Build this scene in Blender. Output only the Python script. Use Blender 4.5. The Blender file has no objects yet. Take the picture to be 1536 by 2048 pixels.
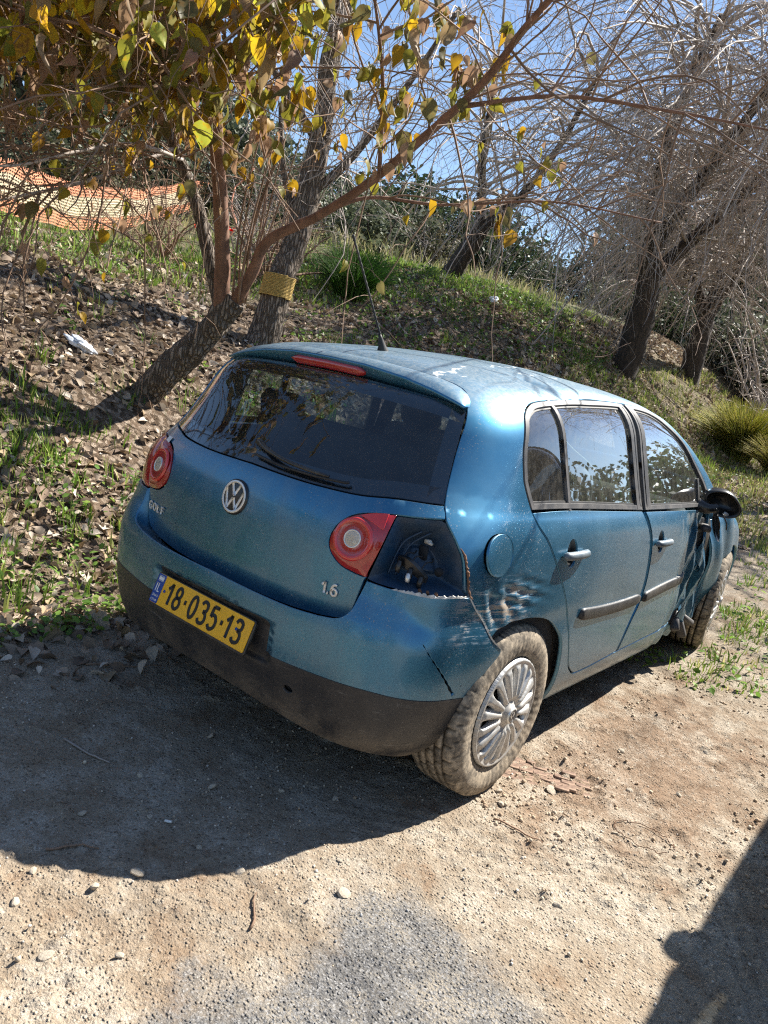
import bpy, math, random
import numpy as np
from mathutils import Vector, Matrix, geometry
random.seed(7); RNG=np.random.default_rng(7)
SC=bpy.context.scene; COL=SC.collection
# ------------------------------------------------------------------ camera, sky, sun, exposure
CAM=np.array([1.9125,-2.3757,1.3645])
def cam_axes(a,b,c):
    f=np.array([np.sin(a)*np.cos(b),np.cos(a)*np.cos(b),np.sin(b)])
    rt=np.array([np.cos(a),-np.sin(a),0]);up=np.cross(rt,f)
    return np.cos(c)*rt+np.sin(c)*up,-np.sin(c)*rt+np.cos(c)*up,f
RT,UP,FW=cam_axes(-.6395,-.1768,.2027)
cd=bpy.data.cameras.new('camera');cam=bpy.data.objects.new('camera',cd);COL.objects.link(cam)
cd.sensor_fit='VERTICAL';cd.sensor_height=36;cd.lens=1500/2048*36;cd.clip_end=3000;cd.clip_start=.05
cam.matrix_world=Matrix([[RT[i],UP[i],-FW[i],CAM[i]] for i in range(3)]+[[0,0,0,1]])
SC.camera=cam
SUN=np.array([.29,.86,1.0]);SUN=SUN/np.linalg.norm(SUN)
W=bpy.data.worlds.new('World');SC.world=W;W.use_nodes=True
wn=W.node_tree.nodes;wl=W.node_tree.links
sk=wn.new('ShaderNodeTexSky');sk.sky_type='NISHITA';sk.sun_disc=False
sk.sun_elevation=math.asin(SUN[2]);sk.sun_rotation=math.atan2(SUN[0],SUN[1])
sk.altitude=200;sk.air_density=1.0;sk.dust_density=.25;sk.ozone_density=2.0
bg=wn['Background'];bg.inputs[1].default_value=.072
wl.new(sk.outputs[0],bg.inputs[0])
sl=bpy.data.lights.new('sun','SUN');sl.energy=5.0;sl.angle=math.radians(.55);sl.color=(1.0,.955,.87)
so=bpy.data.objects.new('sun',sl);COL.objects.link(so);so.location=(4,12,14)
so.rotation_euler=Vector(-SUN).to_track_quat('-Z','Y').to_euler()
SC.view_settings.view_transform='Standard';SC.view_settings.look='None'
SC.view_settings.exposure=1.42;SC.cycles.max_bounces=7;SC.cycles.diffuse_bounces=3;SC.cycles.glossy_bounces=4;SC.cycles.transparent_max_bounces=12;SC.cycles.filter_width=1.2;SC.cycles.use_denoising=False;SC.view_settings.gamma=1
# ------------------------------------------------------------------ helpers
def tag(o,label=None,cat=None,group=None,kind=None):
    for k,v in (('label',label),('category',cat),('group',group),('kind',kind)):
        if v: o[k]=v
    return o
def empty(name,loc=(0,0,0),parent=None):
    o=bpy.data.objects.new(name,None);COL.objects.link(o);o.location=loc;o.empty_display_size=.2
    if parent: o.parent=parent
    return o
def meshdata(name,V,F,mat=None,smooth=True,normals=None,matidx=None,col=None):
    V=np.asarray(V,np.float32)
    me=bpy.data.meshes.new(name)
    if isinstance(F,np.ndarray):
        n,k=F.shape
        me.vertices.add(len(V));me.vertices.foreach_set('co',V.ravel())
        me.loops.add(n*k);me.loops.foreach_set('vertex_index',F.astype(np.int32).ravel())
        me.polygons.add(n);me.polygons.foreach_set('loop_start',np.arange(0,n*k,k,dtype=np.int32))
        me.update(calc_edges=True)
    else:
        me.from_pydata([tuple(v) for v in V],[],[tuple(int(i) for i in f) for f in F])
    if smooth: me.polygons.foreach_set('use_smooth',np.ones(len(me.polygons),bool))
    for m in ([] if mat is None else mat if isinstance(mat,(list,tuple)) else [mat]): me.materials.append(m)
    if matidx is not None: me.polygons.foreach_set('material_index',np.asarray(matidx,np.int32))
    if col is not None:
        at=me.color_attributes.new('tone','FLOAT_COLOR','POINT')
        c=np.ones((len(V),4),np.float32);c[:,:3]=col;at.data.foreach_set('color',c.ravel())
    me.validate(clean_customdata=False)
    if normals is not None and len(normals)==len(me.vertices):
        me.normals_split_custom_set_from_vertices([tuple(x) for x in np.asarray(normals,float)])
    return me
def link(name,me,parent=None,loc=None):
    o=bpy.data.objects.new(name,me);COL.objects.link(o)
    if parent: o.parent=parent
    if loc is not None: o.location=loc
    return o
def mk(name,V,F,mat=None,parent=None,**k): return link(name,meshdata(name,V,F,mat,**k),parent)
class MB:
    """collects several shapes for one mesh"""
    def __init__(s): s.V=[];s.F=[];s.n=0
    def add(s,V,F):
        V=np.asarray(V,float)
        s.V.append(V);s.F+= [tuple(int(i)+s.n for i in f) for f in F];s.n+=len(V);return s
    def box(s,c,sz,R=None,bev=0.):
        x,y,z=[.5*q for q in sz]
        if bev>0:
            b=bev;V=[];
            for sx in(-1,1):
                for sy in(-1,1):
                    for sz_ in(-1,1):
                        V+=[(sx*x,sy*(y-b),sz_*(z-b)),(sx*(x-b),sy*y,sz_*(z-b)),(sx*(x-b),sy*(y-b),sz_*z)]
            import itertools
            bm_=geometry.convex_hull_2d if 0 else None
            V=np.array(V)
            F=hull(V)
        else:
            V=np.array([(a,b_,c_) for a in(-x,x) for b_ in(-y,y) for c_ in(-z,z)])
            F=[(0,1,3,2),(4,6,7,5),(0,4,5,1),(2,3,7,6),(0,2,6,4),(1,5,7,3)]
        if R is not None: V=V@np.array(R).T
        return s.add(V+np.array(c),F)
    def tube(s,P,r,n=6,cap=True):
        V,F=tube(P,r,n,cap);return s.add(V,F)
    def build(s,name,mat,parent=None,**k): return mk(name,np.concatenate(s.V),s.F,mat,parent,**k)
def hull(V):
    import bmesh
    bm=bmesh.new();vs=[bm.verts.new(v) for v in V]
    bmesh.ops.convex_hull(bm,input=vs);bm.verts.index_update()
    idx={v:i for i,v in enumerate(vs)}
    F=[tuple(idx[v] for v in f.verts) for f in bm.faces];bm.free();return F
def frames(P):
    P=np.asarray(P,float);T=np.gradient(P,axis=0);T/=np.linalg.norm(T,axis=1)[:,None]+1e-12
    ref=np.array([0,0,1.]) if abs(T[0][2])<.9 else np.array([1.,0,0])
    A=np.zeros_like(P);a=np.cross(ref,T[0]);a/=np.linalg.norm(a)
    for i in range(len(P)):
        a=a-T[i]*(a@T[i]);a/=np.linalg.norm(a)+1e-12;A[i]=a
    return T,A,np.cross(T,A)
def tube(P,r,n=6,cap=True):
    P=np.asarray(P,float);m=len(P);r=np.broadcast_to(np.asarray(r,float),(m,))
    T,A,B=frames(P);th=np.arange(n)*2*np.pi/n
    V=P[:,None]+r[:,None,None]*(A[:,None]*np.cos(th)[None,:,None]+B[:,None]*np.sin(th)[None,:,None])
    V=V.reshape(-1,3);F=[]
    for i in range(m-1):
        for j in range(n):
            k=(j+1)%n;F.append((i*n+j,i*n+k,i*n+n+k,i*n+n+j))
    if cap: F.append(tuple(range(n-1,-1,-1)));F.append(tuple((m-1)*n+j for j in range(n)))
    return V,F
def cr(pts,n=8,closed=False):
    """catmull-rom through points"""
    P=np.asarray(pts,float)
    if len(P)<3: 
        t=np.linspace(0,1,n+1)[:,None];return P[0]*(1-t)+P[-1]*t
    Q=np.vstack([2*P[0]-P[1],P,2*P[-1]-P[-2]]) if not closed else np.vstack([P[-1],P,P[0],P[1]])
    out=[]
    for i in range(len(Q)-3):
        p0,p1,p2,p3=Q[i:i+4]
        for t in np.linspace(0,1,n,endpoint=False):
            out.append(.5*((2*p1)+(-p0+p2)*t+(2*p0-5*p1+4*p2-p3)*t*t+(-p0+3*p1-3*p2+p3)*t**3))
    if not closed: out.append(P[-1])
    return np.array(out)
def resample(P,d,closed=False):
    P=np.asarray(P,float)
    if closed: P=np.vstack([P,P[:1]])
    s=np.concatenate([[0],np.cumsum(np.linalg.norm(np.diff(P,axis=0),axis=1))])
    n=max(2,int(round(s[-1]/d)));t=np.linspace(0,s[-1],n+1)
    R=np.stack([np.interp(t,s,P[:,k]) for k in range(P.shape[1])],1)
    return R[:-1] if closed else R
# hash noise in numpy (value noise) for geometry
def vnoise(P,seed=0):
    P=np.asarray(P,float);i=np.floor(P).astype(np.int64);f=P-i;f=f*f*(3-2*f)
    def h(ix):
        n=np.zeros(ix.shape[:-1],np.int64)+seed*1013
        for k,pr in zip(range(ix.shape[-1]),(73856093,19349663,83492791)): n=n^(ix[...,k]*pr)
        n=(n^(n>>13))*1274126177;n=n^(n>>16);return (n&0xffff)/65535.
    D=P.shape[-1];out=0
    for c in range(2**D):
        o=np.array([(c>>k)&1 for k in range(D)]);w=np.prod(np.where(o,f,1-f),axis=-1);out=out+w*h(i+o)
    return out
def fbm(P,oct=4,seed=0):
    s=0;a=.5;P=np.asarray(P,float)
    for o in range(oct): s=s+a*vnoise(P*2**o+o*17.3,seed+o);a*=.5
    return s
# ------------------------------------------------------------------ material helpers
def newmat(name):
    m=bpy.data.materials.new(name);m.use_nodes=True;nt=m.node_tree;nt.nodes.clear();return m,nt
def nd(nt,t,ins=None,**pr):
    n=nt.nodes.new(t if t.startswith('Shader') else 'ShaderNode'+t)
    for k,v in pr.items(): setattr(n,k,v)
    for k,v in (ins or {}).items():
        s=n.inputs[k]
        if isinstance(v,bpy.types.NodeSocket): nt.links.new(v,s)
        elif isinstance(v,bpy.types.Node): nt.links.new(v.outputs[0],s)
        else: s.default_value=v
    return n
def rgb(c): return (c[0],c[1],c[2],1)
def mixc(nt,f,a,b,mode='MIX'):
    n=nd(nt,'Mix',data_type='RGBA',blend_type=mode)
    for i,v in ((0,f),(6,a),(7,b)):
        if isinstance(v,(bpy.types.NodeSocket,bpy.types.Node)): nt.links.new(v if isinstance(v,bpy.types.NodeSocket) else v.outputs[0],n.inputs[i])
        else: n.inputs[i].default_value=rgb(v) if isinstance(v,tuple) else v
    return n.outputs[2]
def mth(nt,op,a,b=0.,clamp=False):
    n=nd(nt,'Math',{0:a,1:b},operation=op,use_clamp=clamp);return n.outputs[0]
def obc(nt,scale=(1,1,1),loc=(0,0,0),rot=(0,0,0)):
    tc=nd(nt,'TexCoord');return nd(nt,'Mapping',{0:tc.outputs['Object'],'Scale':scale,'Location':loc,'Rotation':rot}).outputs[0]
def noise(nt,vec,scale,detail=4,rough=.55,dist=0.):
    return nd(nt,'TexNoise',{'Vector':vec,'Scale':scale,'Detail':detail,'Roughness':rough,'Distortion':dist}).outputs[0]
def ramp(nt,v,a,b,lo=0.,hi=1.):
    return nd(nt,'MapRange',{0:v,1:a,2:b,3:lo,4:hi},interpolation_type='SMOOTHSTEP').outputs[0]
def finish(nt,sh): nd(nt,'OutputMaterial',{0:sh})
def pbr(name,base,rough=.5,metal=0.,coat=0.,spec=.5,var=0.,vscale=8.,bump=0.,bscale=40.,dust=0.,dustcol=(.32,.27,.2),emit=None,tone=False,sub=0.,trans=0.,aniso=(1,1,1)):
    m,nt=newmat(name);v=obc(nt,aniso)
    c=base
    if tone: 
        a=nd(nt,'Attribute',attribute_name='tone').outputs[0]
        c=mixc(nt,1.,base,a,'MULTIPLY')
    if var>0:
        n=noise(nt,v,vscale,6,.6)
        d=ramp(nt,n,.3,.7,1-var,1+var)
        cc=nd(nt,'CombineXYZ',{0:d,1:d,2:d});c=mixc(nt,1.,c,cc.outputs[0],'MULTIPLY')
    r=rough
    if dust>0:
        n=noise(nt,v,vscale*.7+3,7,.65);k=ramp(nt,n,.35,.75,0,dust);c=mixc(nt,k,c,dustcol);r=mth(nt,'ADD',mth(nt,'MULTIPLY',k,.8-rough),rough)
    b=nd(nt,'BsdfPrincipled',{'Roughness':r,'Metallic':metal,'Coat Weight':coat,'Coat Roughness':.04,'Specular IOR Level':spec,'Transmission Weight':trans})
    if isinstance(c,tuple): b.inputs['Base Color'].default_value=rgb(c)
    else: nt.links.new(c,b.inputs['Base Color'])
    if bump>0:
        bn=noise(nt,v,bscale,6,.65);bp=nd(nt,'Bump',{'Height':bn,'Strength':bump,'Distance':.01});nt.links.new(bp.outputs[0],b.inputs['Normal'])
    finish(nt,b);return m

def pch(xs,ys):
    xs=np.array(xs,float);ys=np.array(ys,float)
    h=np.diff(xs);d=np.diff(ys)/h;m=np.zeros(len(xs))
    m[1:-1]=np.where(d[:-1]*d[1:]>0,3*(h[:-1]+h[1:])/((2*h[1:]+h[:-1])/np.where(d[:-1]==0,1e-9,d[:-1])+(h[1:]+2*h[:-1])/np.where(d[1:]==0,1e-9,d[1:])),0)
    m[0]=d[0];m[-1]=d[-1]
    def fn(x):
        x=np.asarray(x,float);i=np.clip(np.searchsorted(xs,x)-1,0,len(h)-1)
        t=(x-xs[i])/h[i]
        lo=x<xs[0];hi=x>xs[-1]
        tc=np.clip(t,0,1)
        v=(2*tc**3-3*tc**2+1)*ys[i]+(tc**3-2*tc**2+tc)*h[i]*m[i]+(-2*tc**3+3*tc**2)*ys[i+1]+(tc**3-tc**2)*h[i]*m[i+1]
        return v+np.where(lo,(x-xs[0])*m[0],0)+np.where(hi,(x-xs[-1])*m[-1],0)
    return fn
def tab(fn,a,b,n=4000):
    X=np.linspace(a,b,n);Y=fn(X);k=(n-1)/(b-a)
    def g(x):
        t=np.clip((np.asarray(x,float)-a)*k,0,n-1.001);i=t.astype(np.int32);t-=i;return Y[i]*(1-t)+Y[i+1]*t
    return g
def smax(a,b,k):
    h=np.maximum(k-np.abs(a-b),0)/k
    return np.maximum(a,b)+h*h*k*.25
WZ=pch([.15,.20,.25,.30,.40,.55,.65,.75,.85,.92,.98,1.015,1.10,1.25,1.45,1.6],[.76,.80,.832,.850,.868,.878,.878,.873,.863,.851,.832,.816,.790,.748,.688,.632])
YR=pch([.15,.35,.60,.70,.80,.88,.95,1.0,1.10,1.20,1.34,1.45],[-.50,-.58,-.655,-.664,-.664,-.655,-.632,-.600,-.525,-.450,-.340,-.25])
YB=pch([.10,.15,.22,.30,.40,.50,.57,.62,.66,.70,.80],[-.58,-.62,-.665,-.695,-.712,-.718,-.716,-.706,-.688,-.668,-.645])
KR=pch([.5,.85,1.0,1.34],[.20,.22,.28,.12])
TC=pch([-.6,-.32,-.03,.4,.8,1.2,1.5,1.8],[1.352,1.410,1.457,1.503,1.526,1.526,1.505,1.46])
YF=pch([.15,.3,.5,.7,.9],[3.20,3.36,3.40,3.36,3.20])
WZ=tab(WZ,-.2,2.);YR=tab(YR,-.2,2.);YB=tab(YB,-.2,2.);KR=tab(KR,-.2,2.);TC=tab(TC,-1.5,4.5);YF=tab(YF,-.2,2.)
def fcore(P,rear,grow=0.,kr=.22):
    x=np.abs(P[...,0]);y=P[...,1];z=P[...,2]
    w=WZ(z)+grow
    w=w-.12*np.maximum(.25-y,0)**2-.11*np.maximum(y-2.3,0)**2
    side=(x-w)
    side=side*np.where(z>1.0,.94,1.)
    rr=(rear-y)
    rr=rr*np.interp(z,[.9,1.05],[1.,.78])
    top=(z-(TC(y)-.075*(x/.66)**2.6))*.97
    ws=(z-(1.545-.47*(y-1.60)-.08*x**2))*.90
    hood=(z-(1.06-.16*np.maximum(y-2.4,0)-.20*np.maximum(y-2.9,0)**2-.06*x**2))*.97
    # windshield only cuts the cabin; hood only ahead: union(cabin, lower) of tops
    cab=smax(top,ws,.10)
    up=-smax(-cab,-hood,.05)
    fr=(y-(YF(z)-.22*x**2))
    s=smax(side,rr,kr)
    s=smax(s,fr,.30)
    s=smax(s,up,.11)
    return s
def fbody(P):
    x=P[...,0];z=P[...,2]
    return fcore(P,YR(z)+KR(z)*x*x)
def fbump(P):
    x=P[...,0];z=P[...,2]
    return fcore(P,YB(z)+.17*x*x,grow=.004,kr=.20)
def hit(f,O,D,t0,t1,n=60):
    """first sign change from t0 going to t1 ; vectorised"""
    O=np.asarray(O,float);D=np.asarray(D,float)
    O,D=np.broadcast_arrays(O,D)
    ts=np.linspace(t0,t1,n)
    lo=np.full(O.shape[:-1],np.nan);hi=lo.copy()
    prev=f(O+D*ts[0]);done=np.zeros(prev.shape,bool)
    for i in range(1,n):
        cur=f(O+D*ts[i]);c=(~done)&(np.sign(cur)!=np.sign(prev))
        lo=np.where(c,ts[i-1],lo);hi=np.where(c,ts[i],hi);done|=c;prev=cur
    s=np.sign(f(O+D*np.nan_to_num(lo)[...,None]))
    for _ in range(17):
        m=.5*(lo+hi);v=np.sign(f(O+D*np.nan_to_num(m)[...,None]))
        lo=np.where(v==s,m,lo);hi=np.where(v==s,hi,m)
    return O+D*(.5*(lo+hi))[...,None]
def fdent(P):
    """body shell with the photographed dents"""
    x=P[...,0];y=P[...,1];z=P[...,2]
    d=0.
    R=(x>0)
    g=lambda cy,cz,sy,sz: np.exp(-((y-cy)/sy)**2-((z-cz)/sz)**2)
    d=d-.012*g(-.27,.70,.16,.075)*(1+.6*np.sin(y*70+z*35))-.006*g(-.10,.74,.13,.05)*(1+np.sin(z*140+y*30))
    d=d+.002*g(-.28,1.00,.14,.07)-.006*g(.10,.60,.25,.06)
    d=d-.010*np.exp(-((y-.30)/.12)**2-((z-1.435)/.028)**2)*(1+.8*np.sin(y*48))+.006*np.exp(-((y-.52)/.10)**2-((z-1.45)/.03)**2)
    # crumpled front half of the front door
    k=np.clip((y-1.58-(.95-z)*.10)/.35,0,1)*np.clip((1.02-z)/.12,0,1)
    tri=lambda q:np.arcsin(.985*np.sin(q))*.66
    d=d-k*(.030+.022*tri(y*30+z*6)+.010*tri(y*57-z*15)+.008*tri(z*19+y*8))
    # shallow waves of the two doors
    d=d-.006*np.exp(-((y-.75)/.22)**2-((z-.62)/.10)**2)-.004*np.exp(-((y-1.05)/.12)**2-((z-.50)/.10)**2)
    return fbody(P)-np.where(R,d,0.)
def fbumpd(P):
    x=P[...,0];y=P[...,1];z=P[...,2]
    d=.010*np.exp(-((x-.83)/.06)**2-((y+.24)/.10)**2-((z-.58)/.12)**2)
    d=d-.012*np.exp(-((x-.80)/.12)**2-((z-.66)/.05)**2)*(1+.4*np.sin(x*60+z*30))
    # plate recess
    ax=np.abs(x)
    d=d-.020*np.clip((.33-ax)/.03,0,1)*np.clip((z-.375)/.02,0,1)*np.clip((.535-z)/.03,0,1)
    return fbump(P)-d
def lift(kind,f,uv):
    if kind=='Y':
        a=uv[:,1]/.8;O=np.stack([0*a,uv[:,0],0*a+.75],1);D=np.stack([np.cos(a),0*a,np.sin(a)],1)
        return hit(f,O,D,.08,1.4,36)
    th=uv[:,0]/.9;O=np.stack([0*th,0*th+.4,uv[:,1]],1);D=np.stack([np.sin(th),-np.cos(th),0*th],1)
    return hit(f,O,D,.2,1.7,36)
def toY(P):
    P=np.asarray(P,float);a=np.arctan2(P[:,2]-.75,P[:,0]);a=np.where(a<-np.pi/2,a+2*np.pi,a)
    return np.stack([P[:,1],.8*a],1)
def toZ(P):
    P=np.asarray(P,float);return np.stack([.9*np.arctan2(P[:,0],.4-P[:,1]),P[:,2]],1)
def grad(f,P,h=.0015):
    G=np.stack([f(P+np.eye(3)[k]*h)-f(P-np.eye(3)[k]*h) for k in range(3)],-1)
    return G/(np.linalg.norm(G,axis=-1)[...,None]+1e-12)
def inside(pts,loop):
    x,y=pts[:,0],pts[:,1];r=np.zeros(len(pts),bool);L=np.asarray(loop)
    for (x1,y1),(x2,y2) in zip(L,np.roll(L,-1,0)):
        if y1==y2: continue
        c=((y1>y)!=(y2>y))&(x<(x2-x1)*(y-y1)/(y2-y1)+x1);r^=c
    return r
def dist(pts,loop):
    L=np.asarray(loop);d=np.full(len(pts),1e9)
    for a,b in zip(L,np.roll(L,-1,0)):
        ab=b-a;t=np.clip(((pts-a)@ab)/(ab@ab+1e-15),0,1)
        d=np.minimum(d,np.linalg.norm(pts-(a+t[:,None]*ab),axis=1))
    return d
def loop2(curves,conv,d=.011,n=10):
    """closed outline from smooth runs of 3-d points, in panel coordinates"""
    out=[]
    for c in curves:
        q=conv(np.array(c,float));q=cr(q,n) if len(q)>2 else q
        q=resample(q,d);out.append(q[:-1])
    return np.vstack(out)
def offs(L,d):
    """move a closed loop outward by d (inward if negative)"""
    L=np.asarray(L,float);t=np.roll(L,-1,0)-np.roll(L,1,0);t/=np.linalg.norm(t,axis=1)[:,None]+1e-12
    n=np.stack([t[:,1],-t[:,0]],1)
    ar=np.sum(L[:,0]*np.roll(L[:,1],-1)-np.roll(L[:,0],-1)*L[:,1])
    return L+(n if ar>0 else -n)*d
def tri2(outer,holes,sp):
    loops=[outer]+list(holes)
    lo,hi=outer.min(0),outer.max(0)
    gx=np.arange(lo[0]+sp*.5,hi[0],sp);gy=np.arange(lo[1]+sp*.5,hi[1],sp*.87)
    G=np.array([(x+(sp*.5 if j%2 else 0),y) for j,y in enumerate(gy) for x in gx])
    if len(G):
        k=inside(G,outer)
        for h in holes: k&=~inside(G,h)
        G=G[k]
        from mathutils import kdtree
        kd=kdtree.KDTree(sum(len(L) for L in loops));ii=0
        for L in loops:
            for p in L: kd.insert((p[0],p[1],0),ii);ii+=1
        kd.balance()
        if len(G): G=G[np.array([kd.find((p[0],p[1],0))[2] for p in G])>sp*.58]
    pts=[];edges=[];b=0
    for L in loops:
        n=len(L);pts+=list(L);edges+=[(b+i,b+(i+1)%n) for i in range(n)];b+=n
    pts+=list(G)
    r=geometry.delaunay_2d_cdt([Vector(p) for p in pts],edges,[],0,1e-6,False)
    V=np.array([(v.x,v.y) for v in r[0]]);F=np.array([tuple(f) for f in r[2] if len(f)==3])
    c=V[F].mean(1);k=inside(c,outer)
    for h in holes: k&=~inside(c,h)
    F=F[k];u=np.unique(F);m=-np.ones(len(V),int);m[u]=np.arange(len(u))
    return V[u],m[F]
def panel(name,kind,f,outer,holes,mat,parent,sp=.018,off=0.,flange=.016,depth=None,both=False,post=None,noflip=False):
    uv,F=tri2(outer,holes,sp)
    P=lift(kind,f,uv)
    bad=np.isnan(P).any(1)
    if bad.any():
        keep=~bad[F].any(1);F=F[keep];u=np.unique(F);m=-np.ones(len(P),int);m[u]=np.arange(len(u));P=P[u];uv=uv[u];F=m[F]
    N=grad(f,P)
    o=np.full(len(P),float(off))
    if depth is not None:
        o=o+depth(P,dist(uv,outer))
    P=P+N*o[:,None]
    if post is not None: P=post(P,N)
    fn=np.cross(P[F[:,1]]-P[F[:,0]],P[F[:,2]]-P[F[:,0]])
    fl=(fn*N[F[:,0]]).sum(1)<0;F[fl]=F[fl][:,::-1]
    if depth is not None or post is not None:
        fn=np.cross(P[F[:,1]]-P[F[:,0]],P[F[:,2]]-P[F[:,0]]);NN=np.zeros_like(P)
        for k in range(3): np.add.at(NN,F[:,k],fn)
        N=NN/(np.linalg.norm(NN,axis=1)[:,None]+1e-12)
    if flange>0:
        E=np.vstack([F[:,[0,1]],F[:,[1,2]],F[:,[2,0]]]);key=np.sort(E,1);_,inv,cnt=np.unique(key,axis=0,return_inverse=True,return_counts=True)
        B=E[cnt[inv.ravel()]==1]
        T=np.zeros_like(P)
        e=P[B[:,1]]-P[B[:,0]];t=np.cross(e,N[B[:,0]]);t/=np.linalg.norm(t,axis=1)[:,None]+1e-12
        np.add.at(T,B[:,0],t);np.add.at(T,B[:,1],t)
        bv=np.unique(B);t=T[bv];t/=np.linalg.norm(t,axis=1)[:,None]+1e-12
        n0=len(P);m=-np.ones(n0,int);m[bv]=np.arange(len(bv));k=len(bv)
        nb=N[bv]
        P=np.vstack([P,P[bv]-nb*.0018+t*.0012,P[bv]-nb*flange+t*.0012])
        N=np.vstack([N,(nb+t*1.2)/np.linalg.norm(nb+t*1.2,axis=1)[:,None],t])
        a,b=B[:,0],B[:,1];a1,b1=n0+m[a],n0+m[b];a2,b2=a1+k,b1+k
        F=np.vstack([F,np.stack([b,a,a1],1),np.stack([b,a1,b1],1),np.stack([b1,a1,a2],1),np.stack([b1,a2,b2],1)])
    return mk(name,P,F,mat,parent,normals=N)
def ribbon(path,w,h,closed=False):
    """flat stroke in 2-d with thickness: returns verts (x,y,z) and faces"""
    P=np.asarray(path,float);n=len(P)
    T=(np.roll(P,-1,0)-np.roll(P,1,0)) if closed else np.gradient(P,axis=0)
    T/=np.linalg.norm(T,axis=1)[:,None]+1e-12;N=np.stack([-T[:,1],T[:,0]],1)*w*.5
    L,R=P+N,P-N;b=w*.12
    Z=lambda q,z:np.hstack([q,np.full((n,1),z)])
    V=np.vstack([Z(L,0),Z(L,h*.7),Z(P+N*.78,h),Z(P-N*.78,h),Z(R,h*.7),Z(R,0)]);F=[]
    for i in range(n if closed else n-1):
        j=(i+1)%n
        for k in range(5): F.append((k*n+i,k*n+j,(k+1)*n+j,(k+1)*n+i)[::-1])
    if not closed: F+= [tuple(k*n for k in range(6)),tuple(k*n+n-1 for k in range(5,-1,-1))]
    return V,F
def ell(cx,cy,rx,ry,a0=0,a1=360,n=26):
    t=np.radians(np.linspace(a0,a1,n));return np.stack([cx+rx*np.cos(t),cy+ry*np.sin(t)],1)
GL={'0':[ell(.5,.5,.40,.5)],'1':[[(.12,.72),(.38,.86),(.56,1.0)],[(.56,1.02),(.56,0)]],
'8':[ell(.5,.755,.33,.245),ell(.5,.265,.40,.265)],
'3':[cr([(.10,.84),(.25,.97),(.5,1),(.78,.92),(.86,.76),(.76,.60),(.44,.54)],6),cr([(.44,.54),(.78,.47),(.92,.28),(.82,.07),(.5,0),(.22,.03),(.07,.17)],6)],
'5':[[(.86,1),(.2,1)],[(.2,1.0),(.15,.52)],cr([(.15,.53),(.38,.63),(.68,.60),(.90,.40),(.86,.14),(.55,0),(.28,.02),(.08,.15)],6)],
'6':[ell(.5,.3,.38,.3),cr([(.12,.32),(.14,.6),(.32,.88),(.62,1.0),(.82,.96)],6)],
'G':[cr([(.9,.82),(.72,.97),(.5,1),(.2,.88),(.06,.5),(.2,.12),(.5,0),(.8,.06),(.92,.2)],6),[(.92,.18),(.92,.48)],[(.95,.47),(.55,.47)]],
'O':[ell(.5,.5,.44,.5)],'L':[[(.15,1),(.15,0)],[(.1,.03),(.88,.03)]],'F':[[(.15,1),(.15,0)],[(.1,.97),(.88,.97)],[(.15,.54),(.75,.54)]],
'I':[[(.5,1),(.5,0)]],'-':[[(.36,.5),(.64,.5)]],'.':[[(.40,.07),(.60,.07)]],
'a':[[(.1,.0),(.9,.0)],[(.9,0),(.85,.7)],[(.85,.7),(.25,.72)]],'b':[[(.15,.72),(.55,.72)],[(.55,.72),(.6,0)]],'c':[[(.1,.72),(.1,.05)],[(.1,.05),(.85,.1)],[(.85,.1),(.9,.72)],[(.5,.72),(.45,.1)]],
'd':[cr([(.1,.3),(.3,.1),(.6,.1),(.9,.35)],5),[(.6,.7),(.6,.2)]]}
def glyphs(text,org,X,Y,hgt,wid,stroke,depth,gap):
    mb=MB();X=np.array(X,float);Y=np.array(Y,float);Z=np.cross(X,Y);x=0.
    out=[]
    for ch in text:
        w=wid*(.55 if ch in '-.1I' else 1.)
        if ch=='-': w=wid*.42
        if ch=='.': w=wid*.3
        m=MB()
        for s in GL[ch]:
            s=np.asarray(s,float);cl=len(s)>20 and np.linalg.norm(s[0]-s[-1])<1e-6
            if len(s)==2: s=np.array([s[0]*(1-t)+s[1]*t for t in np.linspace(0,1,4)])
            xs=s[:,0]*wid*(1 if ch not in '-.1I' else 1)
            if ch in '1I': xs=xs-wid*.2
            if ch=='-': xs=xs-wid*.29
            if ch=='.': xs=xs-wid*.35
            q=np.stack([x+xs,s[:,1]*hgt],1)
            V,F=ribbon(q[:-1] if cl else q,stroke*(1.25 if ch in '-.' else 1),depth,cl)
            m.add(np.array(org)+V[:,:1]*X+V[:,1:2]*Y+V[:,2:]*Z,F)
        out.append(m);x+=w+gap
    return out
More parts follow.
